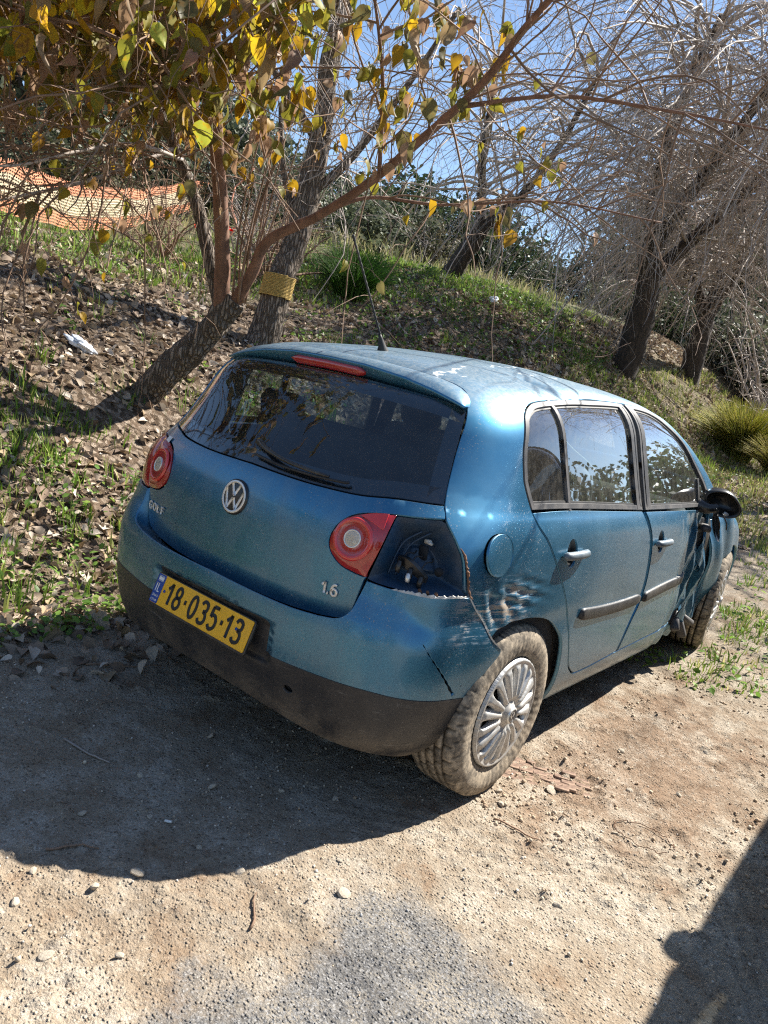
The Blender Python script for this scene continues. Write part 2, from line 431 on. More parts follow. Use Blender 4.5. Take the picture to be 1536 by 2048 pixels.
# ------------------------------------------------------------------ car materials
def paint():
    m,nt=newmat('blue_metallic_paint');v=obc(nt)
    px=nd(nt,'SeparateXYZ',{0:v})
    n1=noise(nt,v,5,6,.62);n2=noise(nt,v,55,5,.7);n3=noise(nt,v,210,3,.6)
    flake=ramp(nt,noise(nt,v,1400,1,.5),.35,.65,.93,1.07)
    base=mixc(nt,ramp(nt,n1,.35,.7),(.024,.175,.310),(.030,.195,.335))
    fl=nd(nt,'CombineXYZ',{0:flake,1:flake,2:flake});base=mixc(nt,1.,base,fl.outputs[0],'MULTIPLY')
    # road dust: thicker low down and on upward faces, broken up by noise
    low=ramp(nt,px.outputs[2],.66,.20,0.,.50)
    d1=mth(nt,'MULTIPLY',low,ramp(nt,n1,.25,.7,.35,1.))
    d2=mth(nt,'MULTIPLY',d1,ramp(nt,n2,.3,.65,.45,1.))
    geo=nd(nt,'NewGeometry');nz=nd(nt,'SeparateXYZ',{0:geo.outputs['Normal']}).outputs[2]
    top=mth(nt,'MULTIPLY',ramp(nt,nz,.55,.97,0,.50),ramp(nt,n2,.3,.7,.5,1.))
    film=ramp(nt,n1,.3,.75,.03,.11)
    rear=mth(nt,'MULTIPLY',ramp(nt,px.outputs[1],-.30,-.62,0,.15),ramp(nt,noise(nt,obc(nt,(2,2,1)),4,6,.65),.34,.62,.1,1.))
    spots=mth(nt,'MULTIPLY',ramp(nt,n3,.61,.69,0,.85),ramp(nt,noise(nt,v,6,3,.5),.44,.60))
    dust=mth(nt,'MAXIMUM',mth(nt,'MAXIMUM',d2,top),mth(nt,'MAXIMUM',mth(nt,'MAXIMUM',film,rear),spots))
    # scrape on the rear quarter: horizontal streaks down to primer
    q=nd(nt,'VectorMath',{0:v,1:(.83,-.22,.70)},operation='SUBTRACT').outputs[0]
    q=nd(nt,'VectorMath',{0:q,1:(4.5,3.2,6.5)},operation='MULTIPLY').outputs[0]
    reg=ramp(nt,nd(nt,'VectorMath',{0:q},operation='LENGTH').outputs['Value'],1.05,.25)
    st=noise(nt,obc(nt,(5,5,60)),2.2,7,.68,.4);st2=noise(nt,v,9,6,.7)
    scr=mth(nt,'MULTIPLY',ramp(nt,mth(nt,'ADD',mth(nt,'MULTIPLY',st,.6),mth(nt,'MULTIPLY',st2,.5)),.555,.635),reg)
    scr=mth(nt,'MULTIPLY',scr,ramp(nt,px.outputs[2],.90,.87))
    q2=nd(nt,'VectorMath',{0:nd(nt,'VectorMath',{0:v,1:(.80,-.34,.66)},operation='SUBTRACT').outputs[0],1:(5.5,5.5,6.5)},operation='MULTIPLY').outputs[0]
    reg2=ramp(nt,nd(nt,'VectorMath',{0:q2},operation='LENGTH').outputs['Value'],1.0,.2)
    scr2=mth(nt,'MULTIPLY',ramp(nt,mth(nt,'ADD',mth(nt,'MULTIPLY',noise(nt,v,16,7,.7),.5),mth(nt,'MULTIPLY',st,.5)),.50,.60),reg2)
    # whitish wavy veins running along the roof
    rc=nd(nt,'VectorMath',{0:v,1:(.30,.30,1.45)},operation='SUBTRACT').outputs[0]
    rs=nd(nt,'SeparateXYZ',{0:rc})
    wig=mth(nt,'MULTIPLY',mth(nt,'SUBTRACT',noise(nt,v,6,5,.7),.5),.22)
    ln=mth(nt,'ABSOLUTE',mth(nt,'ADD',mth(nt,'ADD',rs.outputs[0],mth(nt,'MULTIPLY',rs.outputs[1],.22)),wig))
    vein=mth(nt,'MULTIPLY',ramp(nt,ln,.012,.002),ramp(nt,noise(nt,v,11,4,.6),.42,.55))
    ln2=mth(nt,'ABSOLUTE',mth(nt,'ADD',mth(nt,'ADD',rs.outputs[0],-.12),mth(nt,'MULTIPLY',wig,1.3)))
    vein2=mth(nt,'MULTIPLY',ramp(nt,ln2,.009,.002),ramp(nt,noise(nt,v,9,4,.6),.52,.60))
    vein=mth(nt,'MULTIPLY',mth(nt,'MAXIMUM',vein,vein2),ramp(nt,px.outputs[2],1.385,1.41))
    vein=mth(nt,'MULTIPLY',vein,ramp(nt,mth(nt,'ABSOLUTE',rs.outputs[1]),.62,.5))
    c=mixc(nt,dust,base,(.40,.345,.27));tan=mixc(nt,ramp(nt,st2,.4,.62),(.36,.355,.34),(.27,.20,.135))
    wear=mth(nt,'MAXIMUM',scr,scr2);c=mixc(nt,mth(nt,'MULTIPLY',wear,.9),c,tan);c=mixc(nt,vein,c,(.78,.80,.78))
    al=mth(nt,'MAXIMUM',mth(nt,'MAXIMUM',dust,wear),vein,True)
    met=mth(nt,'MULTIPLY',mth(nt,'SUBTRACT',1.,al),.88)
    ro=mth(nt,'ADD',mth(nt,'MULTIPLY',al,.3),.39)
    bmp=nd(nt,'Bump',{'Height':mth(nt,'ADD',mth(nt,'MULTIPLY',noise(nt,v,3.2,2,.5),1.6),mth(nt,'ADD',mth(nt,'MULTIPLY',wear,-.35),mth(nt,'MULTIPLY',n2,.05))),'Strength':.10,'Distance':.02})
    b=nd(nt,'BsdfPrincipled',{'Base Color':c,'Metallic':met,'Roughness':ro,'Coat Weight':mth(nt,'SUBTRACT',.72,mth(nt,'MULTIPLY',al,.9),True),'Coat Roughness':.15,'Normal':bmp.outputs[0]})
    finish(nt,b);return m
M={}
M['paint']=paint()
M['plastic']=pbr('dusty_black_plastic',(.024,.024,.026),.46,var=.4,vscale=3,dust=.62,dustcol=(.17,.145,.115),bump=.15,bscale=300)
def valance():
    m,nt=newmat('scuffed_black_plastic');v=obc(nt);z=nd(nt,'SeparateXYZ',{0:v}).outputs[2];n=noise(nt,v,7,6,.65);s=noise(nt,obc(nt,(3,3,34),rot=(0,.25,0)),3,6,.7,.6);s2=noise(nt,obc(nt,(30,4,4),rot=(0,.5,.2)),3,5,.65)
    mud=mth(nt,'MULTIPLY',ramp(nt,z,.36,.17,.15,.85),ramp(nt,n,.32,.68));k=mth(nt,'MAXIMUM',mth(nt,'MULTIPLY',ramp(nt,s,.60,.70,0,.55),ramp(nt,n,.4,.6)),mth(nt,'MULTIPLY',ramp(nt,s2,.66,.72,0,.6),ramp(nt,n,.52,.6)))
    c=mixc(nt,mud,(.026,.026,.028),(.19,.155,.115));c=mixc(nt,k,c,(.30,.28,.25));c=mixc(nt,ramp(nt,noise(nt,v,260,2,.5),.70,.76,0,.7),c,(.35,.33,.3))
    finish(nt,nd(nt,'BsdfPrincipled',{'Base Color':c,'Roughness':mth(nt,'ADD',mth(nt,'MULTIPLY',mud,.4),.42),'Specular IOR Level':.4,'Normal':nd(nt,'Bump',{'Height':mth(nt,'ADD',n,s),'Strength':.12,'Distance':.01}).outputs[0]}));return m
M['valance']=valance()
M['trim']=pbr('grey_window_trim',(.050,.048,.048),.5,dust=.55,dustcol=(.20,.18,.16))
M['handle']=pbr('dusty_grey_handle',(.09,.125,.155),.45,metal=.3,dust=.6,dustcol=(.30,.29,.27))
M['rubber']=pbr('black_rubber',(.012,.012,.013),.6,dust=.25,dustcol=(.15,.13,.1))
M['black']=pbr('black_gloss',(.008,.009,.011),.25,dust=.2)
M['void']=pbr('dark_cavity',(.010,.011,.013),.8)
M['cabin']=pbr('dark_cabin_cloth',(.030,.033,.037),.85,var=.3,bump=.2,bscale=200)
M['cabinlight']=pbr('grey_headliner',(.30,.31,.30),.85)
M['chrome']=pbr('brushed_chrome',(.80,.78,.73),.30,metal=.55,dust=.45,dustcol=(.45,.42,.36))
M['red']=pbr('red_lamp_lens',(.36,.006,.008),.12,coat=1.,spec=.6,dust=.22,dustcol=(.45,.12,.09))
M['redlight']=pbr('bright_red_lens',(.62,.020,.018),.12,coat=1.,dust=.18,dustcol=(.5,.2,.15),aniso=(1,1,1))
M['reddark']=pbr('deep_red_lens',(.17,.003,.005),.10,coat=1.,dust=.10)
M['bulb']=pbr('clear_ribbed_lens',(.55,.48,.38),.25,metal=.35,coat=1.,bump=.5,bscale=260)
M['alloy']=pbr('silver_wheel_cover',(.50,.495,.48),.42,metal=.55,dust=.55,dustcol=(.34,.28,.21),vscale=14,bump=.05,bscale=200)
def tyremat():
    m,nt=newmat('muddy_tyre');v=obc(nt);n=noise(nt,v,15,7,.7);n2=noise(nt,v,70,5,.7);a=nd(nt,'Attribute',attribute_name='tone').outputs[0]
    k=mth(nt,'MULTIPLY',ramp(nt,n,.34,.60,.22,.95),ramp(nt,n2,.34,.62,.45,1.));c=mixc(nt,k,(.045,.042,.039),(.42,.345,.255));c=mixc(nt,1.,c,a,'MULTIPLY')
    finish(nt,nd(nt,'BsdfPrincipled',{'Base Color':c,'Roughness':.9,'Specular IOR Level':.25,'Normal':nd(nt,'Bump',{'Height':mth(nt,'ADD',n,n2),'Strength':.3,'Distance':.004}).outputs[0]}));return m
M['tyre']=tyremat()
M['mud']=pbr('dark_wheel_well',(.022,.020,.018),.9,dust=.3,dustcol=(.12,.1,.07),bump=.4)
M['plate']=pbr('yellow_plate',(.90,.47,.010),.35,dust=.08,var=.06)
M['ink']=pbr('black_ink',(.012,.012,.012),.5)
M['blueband']=pbr('blue_band',(.012,.06,.30),.4)
M['white']=pbr('white_mark',(.75,.75,.72),.5)
M['tornplastic']=pbr('torn_pale_plastic',(.55,.53,.48),.6,var=.3,vscale=40,bump=.4,dust=.4)
M['rust']=pbr('rusty_edge',(.13,.065,.035),.85,var=.5,vscale=60,bump=.6)
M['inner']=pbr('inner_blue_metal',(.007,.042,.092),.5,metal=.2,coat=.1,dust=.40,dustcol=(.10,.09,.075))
def glass(name,tint,dustk,seed,refl=1.,dirt=(.34,.31,.26)):
    m,nt=newmat(name);v=obc(nt,(1,1,1),(seed,seed*.7,0))
    fc=nd(nt,'LayerWeight',{0:.5}).outputs['Facing'];fr=mth(nt,'ADD',mth(nt,'MULTIPLY',mth(nt,'POWER',fc,4.5),.95),.045)
    gl=nd(nt,'BsdfGlossy',{'Roughness':.012,'Color':(.95,.97,1,1)});tr=nd(nt,'BsdfTransparent',{'Color':rgb(tint)})
    k=mth(nt,'MULTIPLY',fr,1.55*refl,True);mx=nd(nt,'MixShader',{0:k,1:tr,2:gl})
    df=nd(nt,'BsdfDiffuse',{'Color':rgb(dirt)});n=noise(nt,v,26,7,.7);n2=noise(nt,v,240,3,.6)
    n3=noise(nt,obc(nt,(90,90,8)),1.5,3,.6)
    kk=mth(nt,'ADD',mth(nt,'MULTIPLY',ramp(nt,n,.3,.75,.25,1.),dustk),mth(nt,'MULTIPLY',ramp(nt,n2,.68,.76,0,.5),ramp(nt,n,.4,.6,.2,1)))
    kk=mth(nt,'MULTIPLY',kk,ramp(nt,n3,.3,.7,.75,1.2),True)
    finish(nt,nd(nt,'MixShader',{0:kk,1:mx,2:df}));return m
M['rglass']=glass('tinted_rear_glass',(.62,.72,.76),.042,3)
M['sglass']=glass('dusty_side_glass',(.78,.86,.84),.15,9,1.7)
# ------------------------------------------------------------------ the car
mir=lambda L:[(-p[0],p[1],p[2]) for p in L]
car=empty('wrecked_car');tag(car,'dented blue five-door hatchback with a missing tail lamp, on bare dirt','car')
# outlines measured on the car, in metres (x across, y forward, z up)
TG_SEAM=[(0,-.220,1.414),(.128,-.219,1.413),(.382,-.214,1.399),(.503,-.205,1.380),(.547,-.216,1.361),(.578,-.238,1.337),(.592,-.262,1.315)]
GL_R=[(.592,-.262,1.315),(.628,-.324,1.211),(.654,-.371,1.109),(.686,-.417,1.012),(.705,-.430,.982)]
CAV_R=[(.705,-.430,.982),(.721,-.433,.96),(.769,-.422,.903),(.789,-.412,.871),(.806,-.400,.80),(.818,-.390,.755)]
SEAMQ=[(.826,-.377,.753),(.838,-.339,.709),(.846,-.293,.671),(.854,-.228,.609)]
ARCH=[(.854,-.228,.609),(.862,-.178,.634),(.866,-.098,.651),(.872,.034,.648),(.877,.156,.619),(.878,.263,.559),(.877,.318,.500),(.868,.365,.400),(.850,.395,.310),(.81,.412,.212)]
SILL=[(.81,.412,.212),(.815,1.2,.225),(.82,2.20,.245)]
FRONTE=[(.82,2.20,.245),(.86,2.22,.6),(.83,2.22,.98),(.775,2.26,1.06)]
APIL=[(.775,2.26,1.06),(.735,2.20,1.115),(.655,1.86,1.29),(.585,1.64,1.40),(.53,1.56,1.44)]
WSTOP=[(.53,1.56,1.44),(.30,1.545,1.47),(0,1.54,1.48)]
half=[TG_SEAM,GL_R,CAV_R,SEAMQ,ARCH,SILL,FRONTE,APIL,WSTOP]
full=half+[mir(c)[::-1] for c in half[::-1]]
body_outer=loop2(full,toY,.012)
RWIN=[(.800,-.062,1.022),(.776,-.098,1.097),(.763,-.105,1.139),(.739,-.101,1.222),(.700,-.070,1.305),(.686,-.047,1.336),(.672,-.011,1.357),(.661,.042,1.374),(.656,.166,1.393),(.649,.354,1.414),(.645,.578,1.432),(.63,.905,1.449)]
FWIN=[(.625,.968,1.453),(.622,1.179,1.454),(.637,1.353,1.439),(.670,1.51,1.402),(.706,1.69,1.340),(.748,1.853,1.245),(.774,2.01,1.155),(.795,2.11,1.075)]
RD_REAR=[(.858,.536,.335),(.867,.462,.385),(.875,.390,.48),(.878,.322,.583),(.877,.249,.681),(.871,.174,.767),(.859,.09,.859),(.843,.025,.927),(.826,-.029,.971),(.803,-.062,1.015)]
RD_B=[(.819,.995,1.006),(.846,1.055,.938),(.862,1.094,.857),(.875,1.109,.72),(.878,1.102,.59),(.876,1.066,.492),(.867,1.034,.392),(.86,1.028,.338)]
RD_BOT=[(.86,1.03,.338),(.855,.732,.322),(.856,.58,.322),(.858,.536,.335)]
FD_B=[(.86,1.052,.338),(.867,1.060,.392),(.876,1.094,.492),(.878,1.133,.59),(.875,1.142,.72),(.862,1.127,.857),(.846,1.088,.938),(.82,1.040,1.004)]
FD_FRONT=[(.825,1.99,1.0),(.86,2.01,.86),(.875,2.0,.7),(.872,1.95,.5),(.862,1.88,.372)]
DOORS=[RD_REAR[:-1]+[(.800,-.064,1.022)],RWIN,[(.63,.912,1.449),(.625,.955,1.453)],FWIN,[(.795,2.11,1.075),(.82,2.10,1.0),(.865,2.08,.85),(.868,2.02,.5),(.858,1.95,.365)],[(.858,1.95,.365),(.86,1.04,.338)],RD_BOT]
hole_R=offs(loop2(DOORS,toY,.012),.006)
hole_L=offs(loop2([mir(c)[::-1] for c in DOORS[::-1]],toY,.012),.006)
FUEL=np.array([(0.,-.263+.077*math.cos(t),.883+.077*math.sin(t)) for t in np.linspace(0,2*math.pi,40,endpoint=False)]);FUEL[:,0]=.815
fuel2=toY(FUEL);fuel2=(fuel2-fuel2.mean(0))*np.array([1,.93])+fuel2.mean(0)
body=panel('body',"Y",fdent,body_outer,[hole_R,hole_L,fuel2],M['paint'],car,.017)
panel('fuel_recess','Y',fdent,offs(fuel2,.006),[],M['void'],car,.03,off=-.022,flange=0)
def ajar(P,N):
    c=P.mean(0);k=np.clip((-(P[:,1]-(-.19)))/.15,0,1);return P+np.array([1.,-.12,0])*(k*.020-.002)[:,None]
panel('fuel_flap','Y',fbody,offs(fuel2,-.003),[],M['paint'],car,.012,flange=.010,post=ajar)
# doors with windows
def door(side,front):
    s=(lambda c:c) if side>0 else (lambda c:mir(c)[::-1])
    S=(lambda L:[s(c) for c in (L if side>0 else L[::-1])])
    f=fdent if side>0 else fbody
    if front:
        low=[[(.82,1.040,1.004),(.822,1.5,1.002),(.825,1.99,1.0)],FD_FRONT,[(.862,1.88,.372),(.86,1.5,.352),(.86,1.052,.338)],FD_B]
        win=[FWIN,[(.795,2.11,1.075),(.812,2.10,1.012)],[(.812,2.10,1.012),(.82,1.5,1.010),(.82,1.040,1.010)],[(.82,1.040,1.010),(.72,.99,1.25),(.625,.955,1.453)]]
        nm='front_door'
    else:
        low=[RD_REAR,[(.803,-.062,1.015),(.812,.193,1.022),(.817,.6,1.015),(.819,1.000,1.006)],RD_B,RD_BOT]
        win=[RWIN,[(.63,.912,1.449),(.72,.945,1.25),(.819,1.000,1.010)],[(.819,1.000,1.010),(.817,.6,1.019),(.812,.193,1.026),(.800,-.062,1.022)]]
        nm='rear_door'
    lo=offs(loop2(S(low),toY,.011),-.004)
    hy=(.243,.869) if not front else (1.262,.862)
    hc=toY(np.array([[.86*side,hy[0]-.012,hy[1]]]))[0];tt=np.linspace(0,2*np.pi,30,endpoint=False)
    cup=np.stack([hc[0]+.046*np.cos(tt),hc[1]+.050*np.sin(tt)],1)
    d=panel(nm,'Y',f,lo,[cup],M['paint'],car,.017)
    panel('handle_recess','Y',f,offs(cup,.003),[],M['black'],d,.012,off=-.004,depth=lambda P,q:-.022*(1-np.exp(-q/.016)),flange=0)
    wo=offs(loop2(S(win),toY,.010),-.002)
    # frame ring and pane(s)
    wi=offs(wo,-.017)
    panel('window_frame','Y',fbody,wo,[wi],M['trim'],d,.02,off=.002,flange=.02)
    wi2=offs(wo,-.015)
    panel('window_seal','Y',fbody,offs(wo,-.012),[offs(wo,-.025)],M['rubber'],d,.02,off=-.006,flange=.004)
    panel('window_glass','Y',fbody,wi2,[],M['sglass'],d,.03,off=-.009,flange=0)
    def bar(p,q,w,mat,off,name):
        a=toY(np.array([p,q],float));a=resample(a,.02);t=a[-1]-a[0];t/=np.linalg.norm(t);n=np.array([-t[1],t[0]])*w*.5
        panel(name,'Y',fbody,np.vstack([a-n,(a+n)[::-1]]),[],mat,d,.02,off=off,flange=.012)
    sx=side
    if not front:
        bar((sx*.640,.165,1.385),(sx*.815,.225,1.02),.016,M['trim'],.001,'window_divider')
        bar((sx*.640,.182,1.382),(sx*.815,.242,1.02),.012,M['rubber'],-.003,'window_divider')
        bar((sx*.64,.858,1.432),(sx*.815,.950,1.02),.034,M['trim'],.003,'window_divider')
    else:
        bar((sx*.628,1.005,1.44),(sx*.815,1.090,1.02),.044,M['trim'],.003,'window_divider')
        bar((sx*.775,1.905,1.16),(sx*.818,1.915,1.02),.022,M['rubber'],.001,'window_divider')
    # belt strip
    # rubbing strip
    ys=(.415,1.085) if not front else (1.150,1.83)
    zs=(.612,.598) if not front else (.597,.640)
    n=26;Y=np.linspace(ys[0],ys[1],n);Zc=np.linspace(zs[0],zs[1],n)
    if side>0: Zc=Zc-.012*np.sin(np.linspace(0,3.3,n))*(1 if not front else -.6)
    hh=np.full(n,.025);hh[0]=hh[-1]=.018
    prof=[(-1,-.002),(-1,.008),(-.75,.012),(.72,.012),(1,.007),(1,-.002)]
    X=lift('Y',f,toY(np.stack([np.full(n,.87*side),Y,Zc],1)))
    V=np.array([(X[i,0]+side*b,Y[i],Zc[i]+a*hh[i]) for i in range(n) for a,b in prof]);k=len(prof)
    F=[(i*k+j,i*k+k+j,i*k+k+j+1,i*k+j+1) for i in range(n-1) for j in range(k-1)]+[tuple(range(k)),tuple((n-1)*k+j for j in range(k-1,-1,-1))]
    if side<0: F=[q[::-1] for q in F]
    mk('rubbing_strip',V,F,M['plastic'],d)
    # handle: recess cup with grip bar across it
    hy=(.243,.869) if not front else (1.262,.862)
    c=lift('Y',f,toY(np.array([[.86*side,hy[0],hy[1]]])))[0];N=grad(f,c[None])[0]
    T=np.array([0,1.,.01]);T-=N*(N@T);T/=np.linalg.norm(T);U=np.cross(N,T)*(-1 if (np.cross(N,T)[2]<0) else 1)
    path=[c+T*q+N*w-U*.004 for q,w in ((-.092,.004),(-.088,.013),(-.07,.021),(-.02,.025),(.03,.024),(.072,.020),(.092,.010),(.096,.002))]
    P=cr(path,5);V,F=tube(P,np.interp(np.linspace(0,1,len(P)),[0,.15,.5,.85,1],[.010,.0155,.0165,.015,.009]),10)
    mk('handle',V,F,M['handle'] if side>0 else M['paint'],d)
    return d
for sd in (1,-1):
    for fr in (False,True): door(sd,fr)
# tailgate
GB=[(0,-.611,.984),(.2,-.604,.980),(.32,-.585,.981),(.45,-.553,.987),(.56,-.505,1.004),(.660,-.440,1.011),(.683,-.419,1.013)]
LAMP=[(.592,-.532,.957),(.521,-.564,.943),(.472,-.586,.925),(.441,-.607,.894),(.425,-.619,.857),(.426,-.624,.822),(.444,-.622,.793),(.480,-.615,.769),(.527,-.605,.759),(.571,-.595,.756)]
TGC=[(.571,-.595,.756),(.560,-.599,.69),(.545,-.598,.633),(.512,-.601,.600),(.441,-.613,.584)]
TGB=[(.441,-.613,.584),(.312,-.630,.573),(.168,-.644,.571),(0,-.651,.572)]
STRIP=[(.592,-.532,.957),(.650,-.480,.964),(.703,-.429,.972)]
tgh=[GB,[(.683,-.419,1.013),(.704,-.429,.985)],[(.704,-.429,.985),(.703,-.429,.972)],STRIP[::-1],LAMP,TGC,TGB]
tg=panel('tailgate','Z',fbody,offs(loop2(tgh+[mir(c)[::-1] for c in tgh[::-1]],toZ,.010),-.0045),[],M['paint'],car,.017)
GT=[(.590,-.262,1.318),(.45,-.28,1.333),(.2,-.31,1.345),(0,-.315,1.347)]
gl=[GB,[(.683,-.419,1.013),(.651,-.371,1.109),(.625,-.324,1.211),(.590,-.262,1.318)],GT]
gloop=offs(loop2(gl+[mir(c)[::-1] for c in gl[::-1]],toZ,.012),-.003)
panel('rear_window','Z',fbody,gloop,[],M['rglass'],tg,.03,off=-.004,flange=0)
fr=pbr('black_glass_border',(.006,.008,.012),.12,coat=1,dust=.10,dustcol=(.1,.1,.1))
panel('window_border','Z',fbody,gloop,[offs(gloop,-.048)],fr,tg,.03,off=-.0075,flange=0)
# spoiler: cross sections from the roof seam to the trailing edge and back under to the glass
xs=np.linspace(-1,1,61);V=[];F=[]
sx=np.array([p[0] for p in TG_SEAM])
for q in xs:
    a=abs(q);x=q*.592
    ys=np.interp(a,[0,.25,.65,.86,.95,1],[-.223,-.222,-.217,-.210,-.222,-.252])
    seam=hit(fbody,np.array([[x,ys,.9]]),np.array([[0,0,1.]]),.1,.8,30)[0]
    ye=-.335+.045*a**2.6;ze=np.interp(a,[0,.3,.6,.8,.92,1],[1.394,1.391,1.374,1.352,1.334,1.320])
    gx=x*.985;gy=-.285+.02*a**2
    zb=ze-.050+.034*a**4
    yu=ye+.060-.028*a**2
    R=[seam+[0,0,.0005],seam*.66+np.array([x,ye,ze])*.34+[0,0,.009*(1-a**6)],seam*.3+np.array([x,ye,ze])*.7+[0,0,.008*(1-a**6)],
       np.array([x*1.0,ye+.008,ze+.001]),np.array([x*1.002,ye,ze-.005]),np.array([x,ye+.004,ze-.011]),np.array([x,ye+.018,zb+.012]),np.array([x*.995,yu-.01,zb-.002]),np.array([gx,yu+.03,zb-.008]),np.array([gx*.99,yu+.07,zb+.02])]
    V+=R
k=10
for i in range(60):
    for j in range(k-1): F.append((i*k+j,i*k+j+1,i*k+k+j+1,i*k+k+j))
F+= [tuple(range(k))[::-1],tuple(60*k+j for j in range(k))]
sp=mk('spoiler',V,F,M['paint'],tg)
# high brake light set in the spoiler's rear face
V=[];F=[];n=25
for q in np.linspace(-1,1,n):
    a=abs(q*.31);x=q*.182;ye=-.335+.045*a**2.6;ze=np.interp(a,[0,.3],[1.394,1.391])
    h=.0155*(1-max(0,abs(q)-.88)/.12*.75)
    c=np.array([x,ye+.004,ze-.031]);V+= [c+[0,.012,h],c+[0,-.001,h*1.0],c+[0,-.006,h*.4],c+[0,-.003,-h*.6],c+[0,.010,-h*1.1],c+[0,.02,-h]]
for i in range(n-1):
    for j in range(5): F.append((i*6+j,i*6+j+1,i*6+7+j,i*6+6+j))
F+=[tuple(range(6))[::-1],tuple((n-1)*6+j for j in range(6))]
mk('brake_light',V,F,M['red'],tg)
# wiper: pivot cap, arm, blade
def onrear(x,z,off=0.):
    p=lift('Z',fbody,toZ(np.array([[x,-.6+.22*x*x,z]])))[0]
    # converge on requested x
    for _ in range(6):
        p=lift('Z',fbody,toZ(np.array([[x,p[1],z]])))[0]
    return p+grad(fbody,p[None])[0]*off
wv=MB();pc=onrear(-.005,1.045,.006)
V=[];F=[]
for r,h in ((.017,-.004),(.017,.010),(.013,.020),(.004,.023)):
    V+=[pc+np.array([r*math.cos(t),-h*.9,h*.35+r*math.sin(t)*.9]) for t in np.linspace(0,2*np.pi,18,endpoint=False)]
for q in range(3):
    for j in range(18): F.append((q*18+j,q*18+(j+1)%18,q*18+18+(j+1)%18,q*18+18+j))
F.append(tuple(54+j for j in range(18)));
mk('wiper_cap',V,F,M['black'],tg)
arm=np.array([onrear(x,z,o) for x,z,o in ((-.005,1.045,.02),(.05,1.028,.026),(.15,1.012,.024),(.27,1.006,.02),(.33,1.006,.018))])
V,F=tube(cr(arm,6),np.linspace(.010,.005,len(cr(arm,6))),8);mk('wiper_arm',V,F,M['black'],tg)
bl=np.array([onrear(x,z,o) for x,z,o in ((.0,1.010,.008),(.12,1.000,.010),(.26,.998,.012),(.38,1.003,.012),(.40,1.008,.010))])
V,F=tube(cr(bl,6),.005,6);mk('wiper_blade',V,F,M['rubber'],tg)
# inner lamps (on the tailgate) and the remaining outer lamp
def lampset(s):
    L=[LAMP,[(.571,-.595,.756),(.594,-.581,.849),(.592,-.532,.957)]]
    L=L if s>0 else [mir(c)[::-1] for c in L[::-1]]
    lo=offs(loop2(L,toZ,.008),-.002)
    lens=panel('lamp_lens','Z',fbody,lo,[],M['red'],tg,.010,off=.004,depth=lambda P,d:.010*(1-np.exp(-d/.012)),flange=.02)
    c=onrear(.503*s,.858,.014);N=grad(fbody,c[None])[0];N=N/np.linalg.norm(N);X=np.cross([0,0,1.],N);X/=np.linalg.norm(X);U=np.cross(N,X)
    def disc(rs,hs,name,mat,n=44):
        V=[];F=[]
        for r,h in zip(rs,hs): V+=[c+N*h+X*(r*math.cos(t))+U*(r*math.sin(t)) for t in np.linspace(0,2*np.pi,n,endpoint=False)]
        for q in range(len(rs)-1):
            for j in range(n): F.append((q*n+j,q*n+(j+1)%n,q*n+n+(j+1)%n,q*n+n+j))
        if rs[-1]<.02: F.append(tuple((len(rs)-1)*n+j for j in range(n)))
        mk(name,V,F,mat,tg)
    disc((.069,.066,.058,.054),(-.004,.0022,.0026,.0008),'lamp_ring',M['redlight'])
    disc((.054,.044,.028),(.0008,-.0010,.0005),'lamp_bowl',M['red'])
    disc((.0295,.0285,.0265,.0245),(-.002,.0045,.005,.003),'lamp_bezel',M['chrome'])
    disc((.0255,.018,.008),(.0030,.0045,.0050),'reversing_lamp',M['bulb'])
    if s>0:
        hi=loop2([[(.575,-.545,.950),(.53,-.562,.940),(.497,-.575,.928)],[(.497,-.575,.928),(.545,-.56,.915),(.572,-.55,.905)],[(.572,-.55,.905),(.575,-.545,.950)]],toZ,.008)
        panel('lamp_highlight','Z',fbody,hi,[],M['redlight'],tg,.012,off=.0165,flange=.004)  # brighter red triangle: a highlight put into the lens colour
lampset(1);lampset(-1)
CAVB=[(.818,-.390,.757),(.768,-.498,.748),(.72,-.542,.748),(.665,-.574,.748),(.617,-.591,.749),(.580,-.597,.752)]
cavl=[[(.596,-.532,.955),(.650,-.480,.962),(.703,-.431,.970)],CAV_R[1:],CAVB,[(.580,-.597,.752),(.598,-.581,.849),(.596,-.532,.955)]]
outl=panel('outer_tail_lamp','Z',fbody,offs(loop2([mir(c)[::-1] for c in cavl[::-1]],toZ,.01),-.002),[],M['red'],car,.012,off=.003,depth=lambda P,d:.008*(1-np.exp(-d/.012)))
outl['label']='red tail lamp still fitted beside the tailgate'
cav=offs(loop2(cavl,toZ,.009),.004)
def cdepth(P,d):
    k=np.clip(d/.040,0,1);k=k*k*(3-2*k)
    return -.012-.085*k-.012*np.exp(-((d-.05)/.008)**2)+.014*np.exp(-((P[:,2]-.80)/.03)**2)*k
lc=panel('lamp_recess','Z',fbody,cav,[],M['inner'],car,.009,depth=cdepth,flange=0)
lc['label']='empty blue recess where the tail lamp is missing'
cc=onrear(.685,.86,-.075)
def loc(x,z,o): return onrear(x,z,o)
mb=MB();P=cr([loc(.645,.838,-.055),loc(.672,.828,-.040),loc(.705,.808,-.036),loc(.738,.782,-.045)],6)
T_,A_,B_=frames(P)
V=[];F=[];n=len(P)
for i in range(n):
    w=.017*(.7+.5*math.sin(math.pi*i/(n-1)))
    for a_,b__ in ((-1,-.35),(-.8,.35),(.8,.35),(1,-.35)): V.append(P[i]+np.array([.25,-.2,.95])*a_*w+np.array([0,-1,0])*b__*.020)
for i in range(n-1):
    for j in range(4): F.append((i*4+j,i*4+(j+1)%4,i*4+4+(j+1)%4,i*4+4+j))
F+=[(0,1,2,3),tuple((n-1)*4+j for j in (3,2,1,0))]
